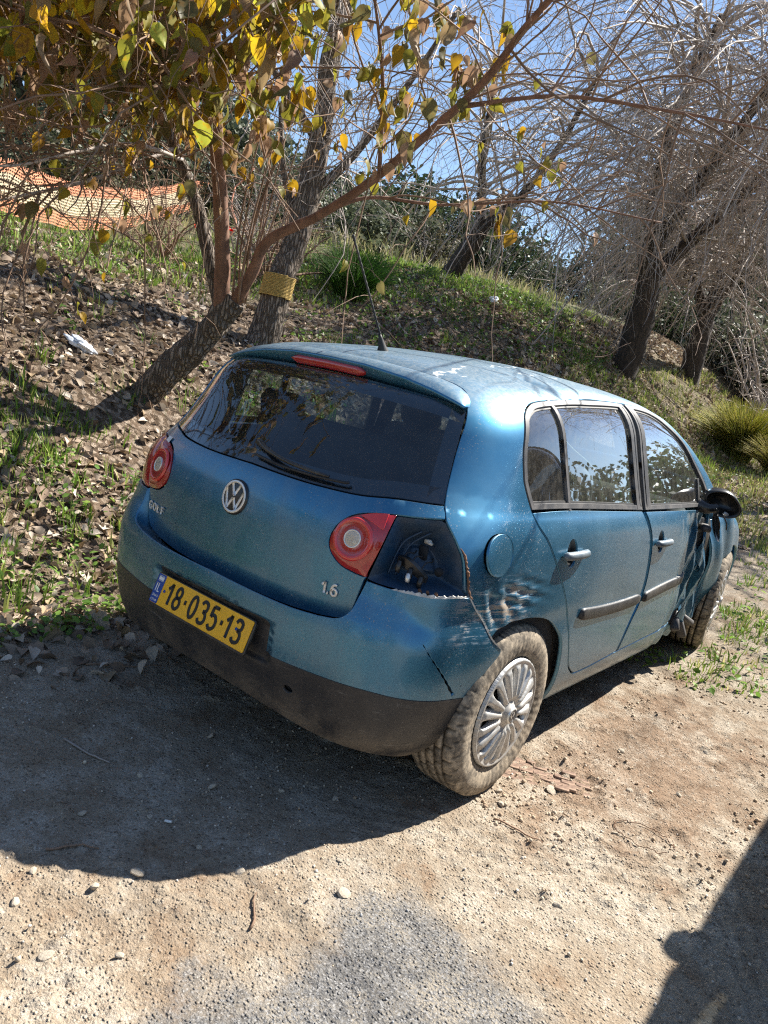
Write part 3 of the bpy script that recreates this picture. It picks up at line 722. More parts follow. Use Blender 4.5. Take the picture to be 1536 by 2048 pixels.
mk('bulb_carrier',V,F,M['black'],lc,smooth=False)
for x,z,ln in ((.653,.824,.030),(.690,.806,.036),(.722,.786,.028)):
    p=loc(x,z,-.034);V,F=tube([p+[0,0,.006],p+[.001,-.004,-ln*.5],p+[.002,-.006,-ln]],[.0085,.0095,.007],10);mk('bulb_socket',V,F,M['black'],lc)
for k,(x,z) in enumerate(((.655,.850),(.684,.842),(.716,.826))):
    V,F=tube(cr([loc(x,z-.02,-.042),loc(x+.010,z+.012,-.050),loc(x+.030,z+.018,-.070),loc(x+.034,z+.034,-.094)],6),.0024,6);mk('cable',V,F,M['rubber'],lc)
for k,(d0,w) in enumerate(((.018,.0035),(.042,.0030))):
    P=cr([loc(.600+d0,.770,-.062-.25*d0),loc(.612+d0,.85,-.066-.3*d0),loc(.622+d0,.91,-.060-.3*d0),loc(.655+d0,.945,-.050)],8);V,F=tube(P,w,7);mk('pressed_rib',V,F,M['inner'],lc)
p=loc(.690,.786,-.018);V,F=tube([p+[-.003,-.003,.012],p+[.0,-.006,-.002],p+[.002,-.008,-.014]],[.006,.0085,.006],10);mk('bulb',V,F,M['chrome'],lc)
p=loc(.712,.880,-.091);mb=MB();mb.box(p,(.034,.012,.046),bev=.004);mb.build('bolt_opening',M['void'],lc)
p=loc(.705,.926,-.078);mb=MB();mb.box(p,(.030,.012,.016),bev=.005);mb.box(p+[.012,-.004,-.002],(.018,.010,.009),bev=.002);mb.build('retaining_clip',M['tornplastic'],lc)
p=loc(.765,.815,-.050);V,F=tube([p+[-.003,.004,0],p+[.003,-.006,0]],[.014,.014],14);mk('drain_plug',V,F,M['void'],lc)
# torn pale lip along the lower rim of the recess, snapped bracket, rusty bent quarter edge
rr=np.random.default_rng(3)
def lip(pts,w0,w1,name,mat,up,seed):
    e=resample(cr(pts,8),.006);n=len(e);g=np.random.default_rng(seed);V=[];F=[]
    for i in range(n):
        k=math.sin(math.pi*i/(n-1))**.4;h=(w0+(w1-w0)*g.random())*k+.0008
        V+=[e[i],e[i]+np.array(up)*h+[0,.002,0],e[i]+np.array(up)*h+[0,.006,.0005],e[i]+[0,.009,-.002]]
    for i in range(n-1):
        for j in range(3): F.append((i*4+j,i*4+4+j,i*4+5+j,i*4+1+j))
    return mk(name,V,F,mat,lc,smooth=False)
lip([(.66,-.577,.7435),(.72,-.543,.7435),(.768,-.499,.7435),(.805,-.441,.750),(.822,-.386,.752)],.002,.011,'torn_rim',M['tornplastic'],(0,.15,1.),4)
p=np.array([.742,-.505,.752])
for dx,r in ((-.020,.007),(.0,.006),(.022,.007)):
    V,F=tube([p+[dx,.006+dx*.7,-.004],p+[dx,dx*.7-.001,.008]],[r,r*.7],9);mk('snapped_bracket',V,F,M['rust'],lc)
lip([(.772,-.421,.900),(.789,-.412,.871),(.806,-.401,.815),(.816,-.392,.770),(.826,-.380,.748)],.0015,.009,'rusty_edge',M['rust'],(.8,.2,.1),6)
# rear bumper
BT=[(0,-.711,.600),(.227,-.703,.596),(.366,-.689,.596),(.470,-.671,.604)]
BC=[(.470,-.671,.604),(.540,-.656,.618),(.570,-.637,.650),(.574,-.615,.693),(.580,-.598,.745)]
BCAV=[(.580,-.598,.745),(.617,-.591,.744),(.665,-.574,.743),(.72,-.542,.743),(.768,-.498,.743),(.805,-.440,.750),(.826,-.380,.750)]
BSQ=[(.824,-.386,.748),(.836,-.347,.704),(.844,-.301,.665),(.852,-.240,.603),(.862,-.172,.560)]
BAR=[(.862,-.172,.560),(.860,-.172,.542),(.855,-.215,.501),(.846,-.258,.447),(.838,-.291,.404)]
BLN=[(.838,-.291,.404),(.828,-.359,.410),(.753,-.56,.426),(.671,-.626,.432),(.532,-.666,.425),(.402,-.686,.419),(.30,-.699,.418)]
PLR=[(.30,-.699,.418),(.300,-.70,.50),(.296,-.70,.522),(.27,-.705,.527)]
PLT=[(.27,-.705,.527),(0,-.71,.530)]
CRK=[(.786,-.490,.545),(.797,-.462,.515),(.812,-.425,.475),(.822,-.395,.44),(.830,-.345,.412)]
bh=[BT,BC,BCAV,BSQ,BAR,BLN,PLR,PLT]
bh_l=[BT,BC,BCAV,BSQ,BAR,BLN,PLR,PLT]
bl=loop2(bh+[mir(c)[::-1] for c in bh_l[::-1]],toZ,.010)
CRKP=[(.782,-.528,.605),(.801,-.498,.565),(.816,-.461,.525),(.826,-.414,.477),(.829,-.380,.442),(.830,-.360,.424)]
ck=resample(cr(toZ(np.array(CRKP)),6),.008)
t=np.gradient(ck,axis=0);t/=np.linalg.norm(t,axis=1)[:,None];nn=np.stack([-t[:,1],t[:,0]],1);w=np.linspace(.0010,.0052,len(ck))+.001*np.sin(np.arange(len(ck))*1.7)
w=np.maximum(w,.0006)[:,None]
crack=np.vstack([ck-nn*w,(ck+nn*w)[::-1]])
BCAV[-1]=BSQ[0]
bump=panel('rear_bumper','Z',fbumpd,bl,[crack],M['paint'],car,.016,flange=.012)
# pale cracked edge along the open seam above the wheel
def seam_edge():
    e=lift('Z',fbumpd,toZ(resample(cr(BSQ,10),.006)));g=np.random.default_rng(5);V=[];F=[];n=len(e)
    for i in range(n):
        k=.002+.005*g.random()*math.sin(math.pi*i/(n-1));V+=[e[i]+[.0015,.0005,0],e[i]+[.003,.003+k*.5,k],e[i]+[-.004,.004+k*.4,k*.6]]
    for i in range(n-1):
        for j in range(2): F.append((i*3+j,i*3+3+j,i*3+4+j,i*3+1+j))
    mk('cracked_edge',V,F,M['tornplastic'],bump,smooth=False)
seam_edge()
# ledge between bumper and tailgate
def ledge():
    out=np.vstack([cr(BT,10)[:-1],cr(BC,8)]);inn=np.vstack([cr(TGB[::-1],10)[:-1],cr(TGC[::-1],8)])
    n=64;R=lambda P:np.stack([np.interp(np.linspace(0,1,n),np.linspace(0,1,len(resample(P,.005))),resample(P,.005)[:,k]) for k in range(3)],1)
    O=R(out);I=R(inn);O=lift('Z',fbumpd,toZ(O));I=lift('Z',fbody,toZ(I));
    V=[];k=6
    for s_ in (1,-1):
        for i in (range(n-1,-1,-1) if s_<0 else range(n)):
            o=O[i].copy();q=I[i].copy();q[1]+=.022;w=np.clip((i-40)/20,0,1);q[2]+=-.020*(1-w);q[0]-=.010*w
            o[1]+=.004
            for t in np.linspace(0,1,k):
                p=o*(1-t)+q*t;p[2]-=.010*math.sin(math.pi*t)*(1-w);p=p*[s_,1,1];V.append(p)
    V=np.array(V).reshape(2,n,k,3);V=np.concatenate([V[1],V[0][1:]]).reshape(-1,3);m=2*n-1
    F=[(i*k+j,i*k+j+1,i*k+k+j+1,i*k+k+j) for i in range(m-1) for j in range(k-1)]
    mk('bumper_ledge',V,[f[::-1] for f in F],M['paint'],bump)
ledge()
# black lower half
BBOT=[(.811,-.315,.284),(.785,-.316,.222),(.745,-.335,.185),(.725,-.399,.172),(.683,-.520,.190),(.594,-.585,.202),(.469,-.622,.207),(.332,-.645,.222),(.18,-.662,.236),(0,-.668,.242)]
BPL=[(0,-.71,.528),(.27,-.705,.525),(.293,-.70,.520),(.297,-.70,.50),(.297,-.699,.416),(.402,-.686,.416),(.532,-.666,.422),(.671,-.626,.429),(.753,-.56,.423),(.828,-.359,.406),(.838,-.291,.400)]
bl2=[[BPL[0],BPL[1]],BPL[1:4],[BPL[3],BPL[4]],BPL[4:],[(.838,-.291,.400),(.811,-.315,.284)],BBOT]
low=loop2(bl2+[mir(c)[::-1] for c in bl2[::-1]],toZ,.011)
tow=np.array([(.39+.021*math.cos(t),-.62,.330+.014*math.sin(t)) for t in np.linspace(0,2*np.pi,22,endpoint=False)])
lowb=panel('bumper_valance','Z',fbumpd,low,[toZ(tow)],M['valance'],car,.018,off=.001,flange=.012)
panel('tow_hook_opening','Z',fbumpd,offs(toZ(tow),.004),[],M['void'],car,.02,off=-.02,flange=0)
panel('bumper_core','Z',fbumpd,offs(loop2([BT,BC,BCAV,BSQ,BAR,[BAR[-1],(.811,-.315,.284)],BBOT]+[mir(c)[::-1] for c in [BT,BC,BCAV,BSQ,BAR,[BAR[-1],(.811,-.315,.284)],BBOT][::-1]],toZ,.02),-.012),[],M['void'],car,.04,off=-.035,flange=0)
# number plate
PC=np.array([-.004,-.728,.4555]);PX=np.array([1.,0,0]);PU=np.array([0,.30,.954]);PN=np.cross(PX,PU)
pl=empty('number_plate',(0,0,0),car)
def slab(w,h,d,r,c,name,mat,par,z0=0.):
    a=[];
    for cx,cy,a0 in ((w/2-r,h/2-r,0),(-w/2+r,h/2-r,90),(-w/2+r,-h/2+r,180),(w/2-r,-h/2+r,270)):
        for t in np.radians(np.linspace(a0,a0+90,6)): a.append((cx+r*math.cos(t),cy+r*math.sin(t)))
    a=np.array(a);n=len(a);V=[];
    for s,z in ((1,z0),(1,z0+d*.8),(1-.0015/h*2,z0+d)):
        V+=[c+PX*(p[0]*(1-(1-s)*h/w))+PU*p[1]*s+PN*z for p in a]
    F=[tuple(range(n))[::-1],tuple(2*n+j for j in range(n))]
    for q in range(2):
        for j in range(n): F.append((q*n+j,q*n+(j+1)%n,q*n+n+(j+1)%n,q*n+n+j))
    return mk(name,V,F,mat,par,smooth=False)
slab(.532,.122,.010,.010,PC-PU*.003,'plate_holder',M['black'],pl,-.008)
slab(.518,.108,.003,.006,PC,'plate_sheet',M['plate'],pl,.002)
slab(.044,.106,.001,.005,PC-PX*.2365,'country_band',M['blueband'],pl,.0052)
slab(.028,.020,.0006,.001,PC-PX*.2365+PU*.037,'flag',M['white'],pl,.0064)
for du in (.0445,.0295):
    slab(.026,.0022,.0004,.0005,PC-PX*.2365+PU*du,'flag_stripe',M['blueband'],pl,.0072)
for m in glyphs('IL',PC-PX*.252-PU*.012+PN*.0065,PX,PU,.032,.016,.0045,.0008,.004): m.build('letter',M['white'],pl)
for k,(tx,du) in enumerate((('abcda',-.030),('dabdc',-.046))):
    for m in glyphs(tx,PC-PX*.2535+PU*du+PN*.0065,PX,PU,.010,.0055,.0014,.0006,.0012): m.build('letter',M['white'],pl)
for m in glyphs('18-035-13',PC-PX*.176-PU*.0375+PN*.0052,PX,PU,.075,.040,.0125,.0016,.0155): m.build('digit',M['ink'],pl)
for dx,du in ((-.198,0.),(.197,.006)):
    c=PC+PX*dx+PU*du+PN*.005;V,F=tube([c,c+PN*.003],[.006,.005],10);mk('screw',V,F,M['blueband'],pl)
# badge
bc=onrear(0,.862,.0);BN=grad(fbody,bc[None])[0];BX=np.array([1.,0,0]);BU=np.cross(BN,BX);BU*=np.sign(BU[2])
bd=empty('badge',(0,0,0),tg)
def bdisc(rs,hs,name,mat,c=bc,N=BN,X=BX,U=BU,par=bd,n=48):
    V=[];F=[]
    for r,h in zip(rs,hs): V+=[c+N*h+X*(r*math.cos(t))+U*(r*math.sin(t)) for t in np.linspace(0,2*np.pi,n,endpoint=False)]
    for q in range(len(rs)-1):
        for j in range(n): F.append((q*n+j,q*n+(j+1)%n,q*n+n+(j+1)%n,q*n+n+j))
    F.append(tuple((len(rs)-1)*n+j for j in range(n)))
    return mk(name,V,F,mat,par)
bdisc((.062,.062,.058),(-.006,.004,.006),'badge_disc',M['black'])
def roundel(c,N,X,U,R,par,mat,h0):
    mb=MB();rg=ell(0,0,.90*R,.90*R,0,360,44)[:-1];V,F=ribbon(rg,.15*R,.003*R/.058,True);
    tr=lambda V:c+V[:,:1]*X+V[:,1:2]*U+(V[:,2:]+h0)*N
    mb.add(tr(V),F)
    st=[[(-.36,.78),(-.02,.10)],[(.36,.78),(.02,.10)],[(-.03,.10),(.03,.10)],
        [(-.76,.42),(-.36,-.70)],[(-.36,-.70),(-.02,-.06)],[(.02,-.06),(.36,-.70)],[(.36,-.70),(.76,.42)]]
    for s in st:
        s=np.array(s)*R;q=np.array([s[0]*(1-t)+s[1]*t for t in np.linspace(0,1,4)]);V,F=ribbon(q,.17*R,.003*R/.058);mb.add(tr(V),F)
    mb.build('emblem',mat,par)
roundel(bc,BN,BX,BU,.0585,bd,M['chrome'],.0062)
def onrow(text,xc,zc,h,w,st,gap,names,mat):
    tot=len(text)*(w+gap);c=onrear(xc,zc,.002);N=grad(fbody,c[None])[0];X=np.cross([0,0,1.],N);X/=np.linalg.norm(X)
    if X[0]<0: X=-X
    U=np.cross(N,X);U*=np.sign(U[2])
    for m in glyphs(text,c-X*tot*.5-U*h*.5,X,U,h,w,st,.004,gap): m.build(names,mat,tg)
onrow('GOLF',-.466,.695,.028,.027,.0062,.008,'letter',M['chrome'])
onrow('1.6',.478,.683,.036,.026,.0085,.0045,'numeral',M['chrome'])
sk_=onrear(-.545,.952,.0045);N=grad(fbody,sk_[None])[0];X=np.cross([0,0,1.],N);U=np.cross(N,X);X=X/np.linalg.norm(X)
mk('paper_sticker',[sk_+X*a+U*b for a,b in ((-.018,-.012),(.018,-.016),(.02,.014),(-.016,.016))]+[sk_+X*a+U*b+N*.001 for a,b in ((-.018,-.012),(.018,-.016),(.02,.014),(-.016,.016))],[(0,1,2,3),(4,5,6,7),(0,1,5,4),(1,2,6,5),(2,3,7,6),(3,0,4,7)],M['white'],tg,smooth=False)
# antenna
an=empty('antenna',(0,0,0),car)
V,F=tube(np.array([(0,-.022,1.442),(0,-.030,1.455),(0,-.038,1.475),(0,-.052,1.500),(0,-.060,1.512)])+[0,0,.002],[.024,.021,.013,.008,.006],12);V[:,1]=-.035+(V[:,1]+.035)*1.25;mk('antenna_base',V,F,M['rubber'],an)
P=resample(np.array([(0,-.060,1.512),(0,-.318,1.824)]),.006);r=.0042+.0009*np.sin(np.arange(len(P))*1.6);r[-4:]=.006
V,F=tube(P,r,7);mk('antenna_whip',V,F,M['rubber'],an)
# wheels
def make_wheel(name,R=.326,cover=True):
    w=empty(name)
    K=[];  # profile (axial x, radius, groove flag)
    prof=[(-.088,.205,0),(-.100,.225,0),(-.105,.262,0),(-.100,.292,0),(-.090,.309,0),(-.080,.3165,1)]
    for c in (-.050,-.018,.018,.050):
        prof+=[(c-.0052,.3195,1),(c-.0042,.3065,0),(c+.0042,.3065,0),(c+.0052,.3195,1)]
    prof+=[(.066,.318,1),(.080,.3165,1),(.090,.309,1),(.0955,.300,1),(.100,.292,0),(.1035,.279,0),(.1045,.276,0),(.1055,.262,0),(.103,.236,0),(.100,.225,0),(.095,.212,0),(.088,.204,0)]
    n=256;k=len(prof);V=np.zeros((n,k,3));TN=np.ones((n,k,3))
    for i in range(n):
        a=2*math.pi*i/n
        for j,(x,r,g) in enumerate(prof):
            rr=r*R/.3195
            sh=(i+(j//4)*3)%8
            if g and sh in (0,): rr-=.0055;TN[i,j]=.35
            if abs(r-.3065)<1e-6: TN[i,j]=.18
            if not g and r<.30: rr+=.0006*math.sin(i*.9)
            V[i,j]=(x+(.0006*math.sin(i*1.3) if not g else 0),rr*math.cos(a),rr*math.sin(a))
    F=[(i*k+j,((i+1)%n)*k+j,((i+1)%n)*k+j+1,i*k+j+1) for i in range(n) for j in range(k-1)]
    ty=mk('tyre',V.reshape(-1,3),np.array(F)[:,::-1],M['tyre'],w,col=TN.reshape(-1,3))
    # rim barrel behind the cover
    V=[];F=[];m=48
    for x,r in ((.094,.208),(.080,.203),(.055,.195),(.050,.10),(.045,.02)):
        V+=[(x,r*math.cos(t),r*math.sin(t)) for t in np.linspace(0,2*np.pi,m,endpoint=False)]
    for q in range(4):
        for j in range(m): F.append((q*m+j,q*m+m+j,q*m+m+(j+1)%m,q*m+(j+1)%m))
    F.append(tuple(4*m+j for j in range(m)))
    mk('rim',V,F,M['void'] if cover else M['alloy'],w)
    if not cover: return w
    NS=9;Rc=.207
    outer=ell(0,0,Rc,Rc,0,360,150)[:-1];holes=[]
    for s in range(NS):
        a0=2*math.pi*s/NS
        rot=lambda P:np.stack([P[:,0]*math.cos(a0)-P[:,1]*math.sin(a0),P[:,0]*math.sin(a0)+P[:,1]*math.cos(a0)],1)
        holes.append(rot(resample(cr(np.array([(.090,.002),(.120,.0095),(.155,.0175),(.175,.0145),(.178,0.0),(.175,-.0145),(.155,-.0175),(.120,-.0095),(.090,-.002)]),5,True),.006,True)))
        a0+=math.pi/NS
        holes.append(rot(resample(cr(np.array([(.122,.001),(.148,.0056),(.172,.0088),(.179,0.),(.172,-.0088),(.148,-.0056),(.122,-.001)]),5,True),.005,True)))
    uv,F=tri2(outer,holes,.0055)
    r=np.hypot(uv[:,0],uv[:,1]);th=np.arctan2(uv[:,1],uv[:,0])
    sp=np.cos(2*NS*(th-math.pi/(2*NS)))   # one ridge on each side of every pair
    k=np.clip((r-.05)/.03,0,1)*np.clip((.186-r)/.012,0,1)
    h=.107+.010*np.clip(1-(r/.15)**2,-1,1)-.010*np.clip((r-.03)/.02,0,1)*np.clip((.07-r)/.02,0,1)
    h=h+k*.0060*np.clip(.35+1.5*sp,-.8,1.)+.006*np.exp(-((r-.199)/.006)**2)+.008*np.exp(-(r/.034)**6)
    h=h-np.where(r>.2045,.012,0)
    P=np.stack([h,uv[:,0],uv[:,1]],1)
    fn=np.cross(P[F[:,1]]-P[F[:,0]],P[F[:,2]]-P[F[:,0]]);fl=fn[:,0]<0;F[fl]=F[fl][:,::-1]
    # thickness at every edge
    E=np.vstack([F[:,[0,1]],F[:,[1,2]],F[:,[2,0]]]);key=np.sort(E,1);_,inv,cnt=np.unique(key,axis=0,return_inverse=True,return_counts=True)
    B=E[cnt[inv.ravel()]==1];n0=len(P);bv=np.unique(B);mm=-np.ones(n0,int);mm[bv]=np.arange(len(bv))
    P=np.vstack([P,P[bv]-[.020,0,0]]);a,b=B[:,0],B[:,1]
    F=np.vstack([F,np.stack([b,a,n0+mm[a]],1),np.stack([b,n0+mm[a],n0+mm[b]],1)])
    cv=mk('wheel_cover',P,F,M['alloy'],w)
    c=np.array([.125,0,0.]);bdisc((.030,.030,.027),(-.006,.001,.0025),'centre_cap',M['chrome'],c=c,N=np.array([1.,0,0]),X=np.array([0,1.,0]),U=np.array([0,0,1.]),par=w,n=32)
    roundel(c,np.array([1.,0,0]),np.array([0,1.,0]),np.array([0,0,1.]),.026,w,M['trim'],.0026)
    return w
def copy_tree(o,parent=None):
    c=o.copy();COL.objects.link(c);c.parent=parent
    for ch in list(o.children): copy_tree(ch,c)
    return c
w0=make_wheel('wheel');w0.parent=car;w0.location=(.760,0,.286);w0.rotation_euler=(.35,0,0)
w1=copy_tree(w0,car);w1.location=(-.760,0,.300);w1.rotation_euler=(.9,0,math.pi)
w2=copy_tree(w0,car);w2.location=(-.765,2.68,.42);w2.rotation_euler=(1.9,0,math.pi)
w3=copy_tree(w0,car);w3.location=(.775,2.68,.405);w3.rotation_euler=(.8,.05,.16)
w3['label']='dusty front wheel standing askew in its torn arch'
# front end
def liftF(f,uv):
    th=uv[:,0]/.9;O=np.stack([0*th,0*th+2.5,uv[:,1]],1);D=np.stack([np.sin(th),np.cos(th),0*th],1);return hit(f,O,D,.2,1.4,36)
_lift0=lift
def lift(kind,f,uv): return liftF(f,uv) if kind=='F' else _lift0(kind,f,uv)
def toF(P): P=np.asarray(P,float);return np.stack([.9*np.arctan2(P[:,0],P[:,1]-2.5),P[:,2]],1)
ARF=[(.86,2.34,.36),(.866,2.40,.52),(.862,2.50,.66),(.852,2.64,.745),(.83,2.80,.76),(.80,2.96,.70),(.765,3.08,.56),(.74,3.12,.42)]
def fender_loops(s):
    L=[[(.84,2.14,.935),(.80,2.50,.955),(.74,2.80,.92),(.66,3.12,.84)],[(.66,3.12,.84),(.70,3.14,.70),(.73,3.13,.55),(.74,3.12,.42)],ARF[::-1],[(.86,2.34,.36),(.865,2.22,.34)],[(.865,2.22,.34),(.872,2.24,.55),(.868,2.20,.75),(.84,2.14,.935)]]
    return L if s>0 else [mir(c)[::-1] for c in L[::-1]]
def fender(s):
    L=fender_loops(s);post=None
    if s>0:
        def post(P,N):
            k=np.clip((2.5-P[:,1])/.35,0,1)
            q=P+N*(.016*np.sin(P[:,1]*22+P[:,2]*9)*np.clip((2.9-P[:,1])/.4,0,1)+.028*k*np.sin(P[:,2]*11))[:,None]
            return q+np.array([.035,0,.0])*np.clip((P[:,1]-2.2)/.9,0,1)[:,None]
    return panel('front_fender','Y',fbody,loop2(L,toY,.014),[],M['paint'],car,.024,post=post)
fd=fender(1);fd['label']='buckled front fender pushed out of line';fender(-1)
HD=[[(0,2.42,1.05),(.45,2.43,1.03),(.74,2.36,1.0)],[(.74,2.36,1.0),(.78,2.55,.955),(.72,2.82,.92),(.64,3.12,.84)],[(.64,3.12,.84),(.4,3.24,.83),(0,3.29,.83)]]
panel('bonnet','Y',fbody,loop2(HD+[mir(c)[::-1] for c in HD[::-1]],toY,.02),[],M['paint'],car,.04)
WSH=[WSTOP[::-1],APIL[::-1],[(.775,2.26,1.06),(.72,2.38,1.02)],[(.72,2.38,1.02),(.4,2.46,1.035),(0,2.48,1.045)]]
panel('windscreen','Y',fbody,offs(loop2(WSH+[mir(c)[::-1] for c in WSH[::-1]],toY,.03),-.004),[],M['sglass'],car,.06,off=-.004,flange=0)
FB=[[(0,3.33,.80),(.4,3.28,.80),(.62,3.14,.80)],[(.62,3.14,.80),(.70,3.1,.68),(.73,3.10,.56),(.735,3.10,.22)],[(.735,3.10,.22),(.5,3.26,.20),(0,3.31,.19)]]
panel('front_bumper','F',fbody,loop2(FB+[mir(c)[::-1] for c in FB[::-1]],toF,.03),[],M['paint'],car,.04)
LAMPL={}
for s in (1,-1):
    L=[[(.36,3.29,.80),(.50,3.24,.815),(.64,3.12,.83)],[(.64,3.12,.83),(.68,3.10,.72)],[(.68,3.10,.72),(.52,3.22,.66),(.38,3.28,.66)],[(.38,3.28,.66),(.36,3.29,.80)]]
    L=L if s>0 else [mir(c)[::-1] for c in L[::-1]]
    LAMPL[s]=L
    panel('headlamp','F',fbody,loop2(L,toF,.02),[],M['bulb'],car,.03,off=.012,flange=.02)
GRL=L=[[(0,3.33,.79),(.32,3.30,.79)],[(.32,3.30,.79),(.30,3.3,.66)],[(.30,3.3,.66),(0,3.35,.64)]]
panel('grille','F',fbody,loop2(L+[mir(c)[::-1] for c in L[::-1]],toF,.02),[],M['plastic'],car,.04,off=.010,flange=.02)
# torn arch liner seen between door and fender
def crump(P,d):
    y,z=P[:,1],P[:,2];return -.016+.018*np.sin(y*17+z*3)-.02*np.clip((y-2.2)/.1,0,1)+.006*np.sin(z*11+y*5)
LNR=[[(.84,1.965,.955),(.84,2.12,.95),(.835,2.26,.92)],[(.835,2.26,.92),(.87,2.33,.70),(.872,2.36,.5),(.862,2.34,.33)],[(.862,2.34,.33),(.86,2.1,.325),(.86,1.86,.345)],[(.86,1.86,.345),(.872,1.94,.5),(.876,1.985,.7),(.84,1.965,.955)]]
panel('torn_arch_liner','Y',fbody,loop2(LNR,toY,.014),[],M['black'],car,.014,off=-.022,depth=crump,flange=.02)
# strips of door skin peeled forward over the liner
for (y0,z0,y1,z1,w,bend) in ((1.93,.80,2.06,.66,.06,.03),(1.93,.44,2.06,.36,.05,.02)):
    V=[];F=[]
    for i in range(9):
        t=i/8;y=y0+(y1-y0)*t;z=z0+(z1-z0)*t;x=.868+bend*math.sin(t*2.2)-.03*t
        for k in (-1,-.3,.3,1): V.append((x+.010*math.sin(k*2+t*6),y+k*w*.35*(1-.6*t),z+k*w*(1-.5*t)))
    for i in range(8):
        for j in range(3): F.append((i*4+j,i*4+4+j,i*4+5+j,i*4+1+j))
    n=len(V);V+=[(x-.004,y,z) for x,y,z in V];F+=[tuple(n+q for q in f[::-1]) for f in F]
    mk('peeled_skin',V,F,M['paint'],car)
for q,(y,z) in enumerate(((2.02,.90),(1.93,.36),(2.08,.30),(2.15,.34))):
    mb=MB();mb.box((.85,y,z),(.05,.12,.035),Matrix.Rotation(q*.9,3,'X')@Matrix.Rotation(.4,3,'Z'),bev=.008);mb.build('broken_bracket',M['trim'],car)

# inner shell, wheel wells, floor
def strip(name,y0,y1,z0,z1,x,mat,s,off=-.045):
    P=[(s*x,y0,z0),(s*x,y1,z0),(s*x,y1,z1),(s*x,y0,z1)];q=toY(np.array(P));q=np.vstack([resample(np.array([q[i],q[(i+1)%4]]),.05)[:-1] for i in range(4)])
    panel(name,'Y',fbody,q,[],mat,car,.08,off=off,flange=0)
for s in (1,-1):
    strip('door_lining',-.30,2.1,.30,.985,.82,M['cabin'],s)
    strip('pillar_lining',-.36,-.06,1.0,1.30,.72,M['cabinlight'],s,-.03)
    V,F=tube(np.array([(s*.775,1.03,1.0),(s*.70,.98,1.2),(s*.60,.935,1.42)]),[.045,.038,.03],8);mk('centre_pillar',V,F,M['void'],car)
q=np.array([(.54,-.16),(.54,1.50),(-.54,1.50),(-.54,-.16)])
P=np.array([(x,y,1.4) for x,y in q]);qq=toY(P);qq=np.vstack([resample(np.array([qq[i],qq[(i+1)%4]]),.05)[:-1] for i in range(4)])
panel('headliner','Y',fbody,qq,[],M['cabinlight'],car,.08,off=-.035,flange=0)
mb=MB();mb.box((0,1.25,.31),(1.42,3.3,.06));mb.box((0,-.40,.34),(1.28,.36,.10));mb.box((0,-.15,.52),(1.30,.10,.40));mb.box((0,1.3,.235),(.5,3.2,.09));mb.build('floor_pan',M['void'],car)
mb=MB();mb.box((0,-.36,.86),(1.12,.40,.03),bev=.01);mb.build('parcel_shelf',M['cabin'],car)
for sx in (1,-1):
    for yy,zz in ((0,.30),(2.70,.40)):
        n=22;V=[];F=[]
        for r,x in ((.372,.838),(.392,.79),(.392,.52),(.02,.50)):
            V+=[(sx*(x if yy==0 else x-.02),yy+r*math.cos(t),zz+r*math.sin(t)) for t in np.linspace(.02,math.pi-.42,n)]
        for q in range(3):
            for j in range(n-1): F.append((q*n+j,q*n+j+1,q*n+n+j+1,q*n+n+j))
        mk('wheel_well',V,F,M['mud'],car)
# seats
def seat(x,y,w,name):
    e=empty(name,(0,0,0),car)
    mb=MB();mb.box((x,y+.12,.52),(w,.52,.16),Matrix.Rotation(.12,3,'X'),bev=.05);mb.build('cushion',M['cabin'],e)
    mb=MB();mb.box((x,y-.20,.84),(w*.96,.13,.62),Matrix.Rotation(.30,3,'X'),bev=.05);mb.build('backrest',M['cabin'],e)
    for q in ((-.28,.28) if w>.8 else (0,)):
        mb=MB();mb.box((x+q*w*1.25,y-.31,1.15 if w>.8 else 1.20),(.25,.09,.13),Matrix.Rotation(.22,3,'X'),bev=.035)
        mb.tube([(x+q*w*1.25-.05,y-.29,1.02),(x+q*w*1.25-.05,y-.30,1.18)],.007,6);mb.tube([(x+q*w*1.25+.05,y-.29,1.02),(x+q*w*1.25+.05,y-.30,1.18)],.007,6);mb.build('headrest',M['cabin'],e)
seat(.37,1.15,.50,'front_seat');seat(-.37,1.15,.50,'front_seat');seat(0,.22,1.24,'rear_seat')
mb=MB();mb.box((0,2.10,.90),(1.36,.42,.20),Matrix.Rotation(-.1,3,'X'),bev=.06);mb.build('dashboard',M['cabin'],car)
mb=MB();P=np.array([(-.37+.185*math.cos(t),1.80+.07*math.sin(t),.93+.175*math.sin(t)) for t in np.linspace(0,2*np.pi,33)]);mb.tube(P,.015,8,False);mb.box((-.37,1.84,.92),(.16,.06,.10),bev=.02);mb.build('steering_wheel',M['rubber'],car)
# grab strap hanging behind the rear side glass
P=cr([(.60,.44,1.385),(.61,.42,1.345),(.625,.38,1.29),(.65,.46,1.235),(.69,.62,1.17),(.715,.72,1.09),(.72,.74,1.04)],8);V,F=tube(P,.0042,6);mk('hanging_cable',V,F,pbr('cable_sleeve',(.24,.26,.17),.6),car)
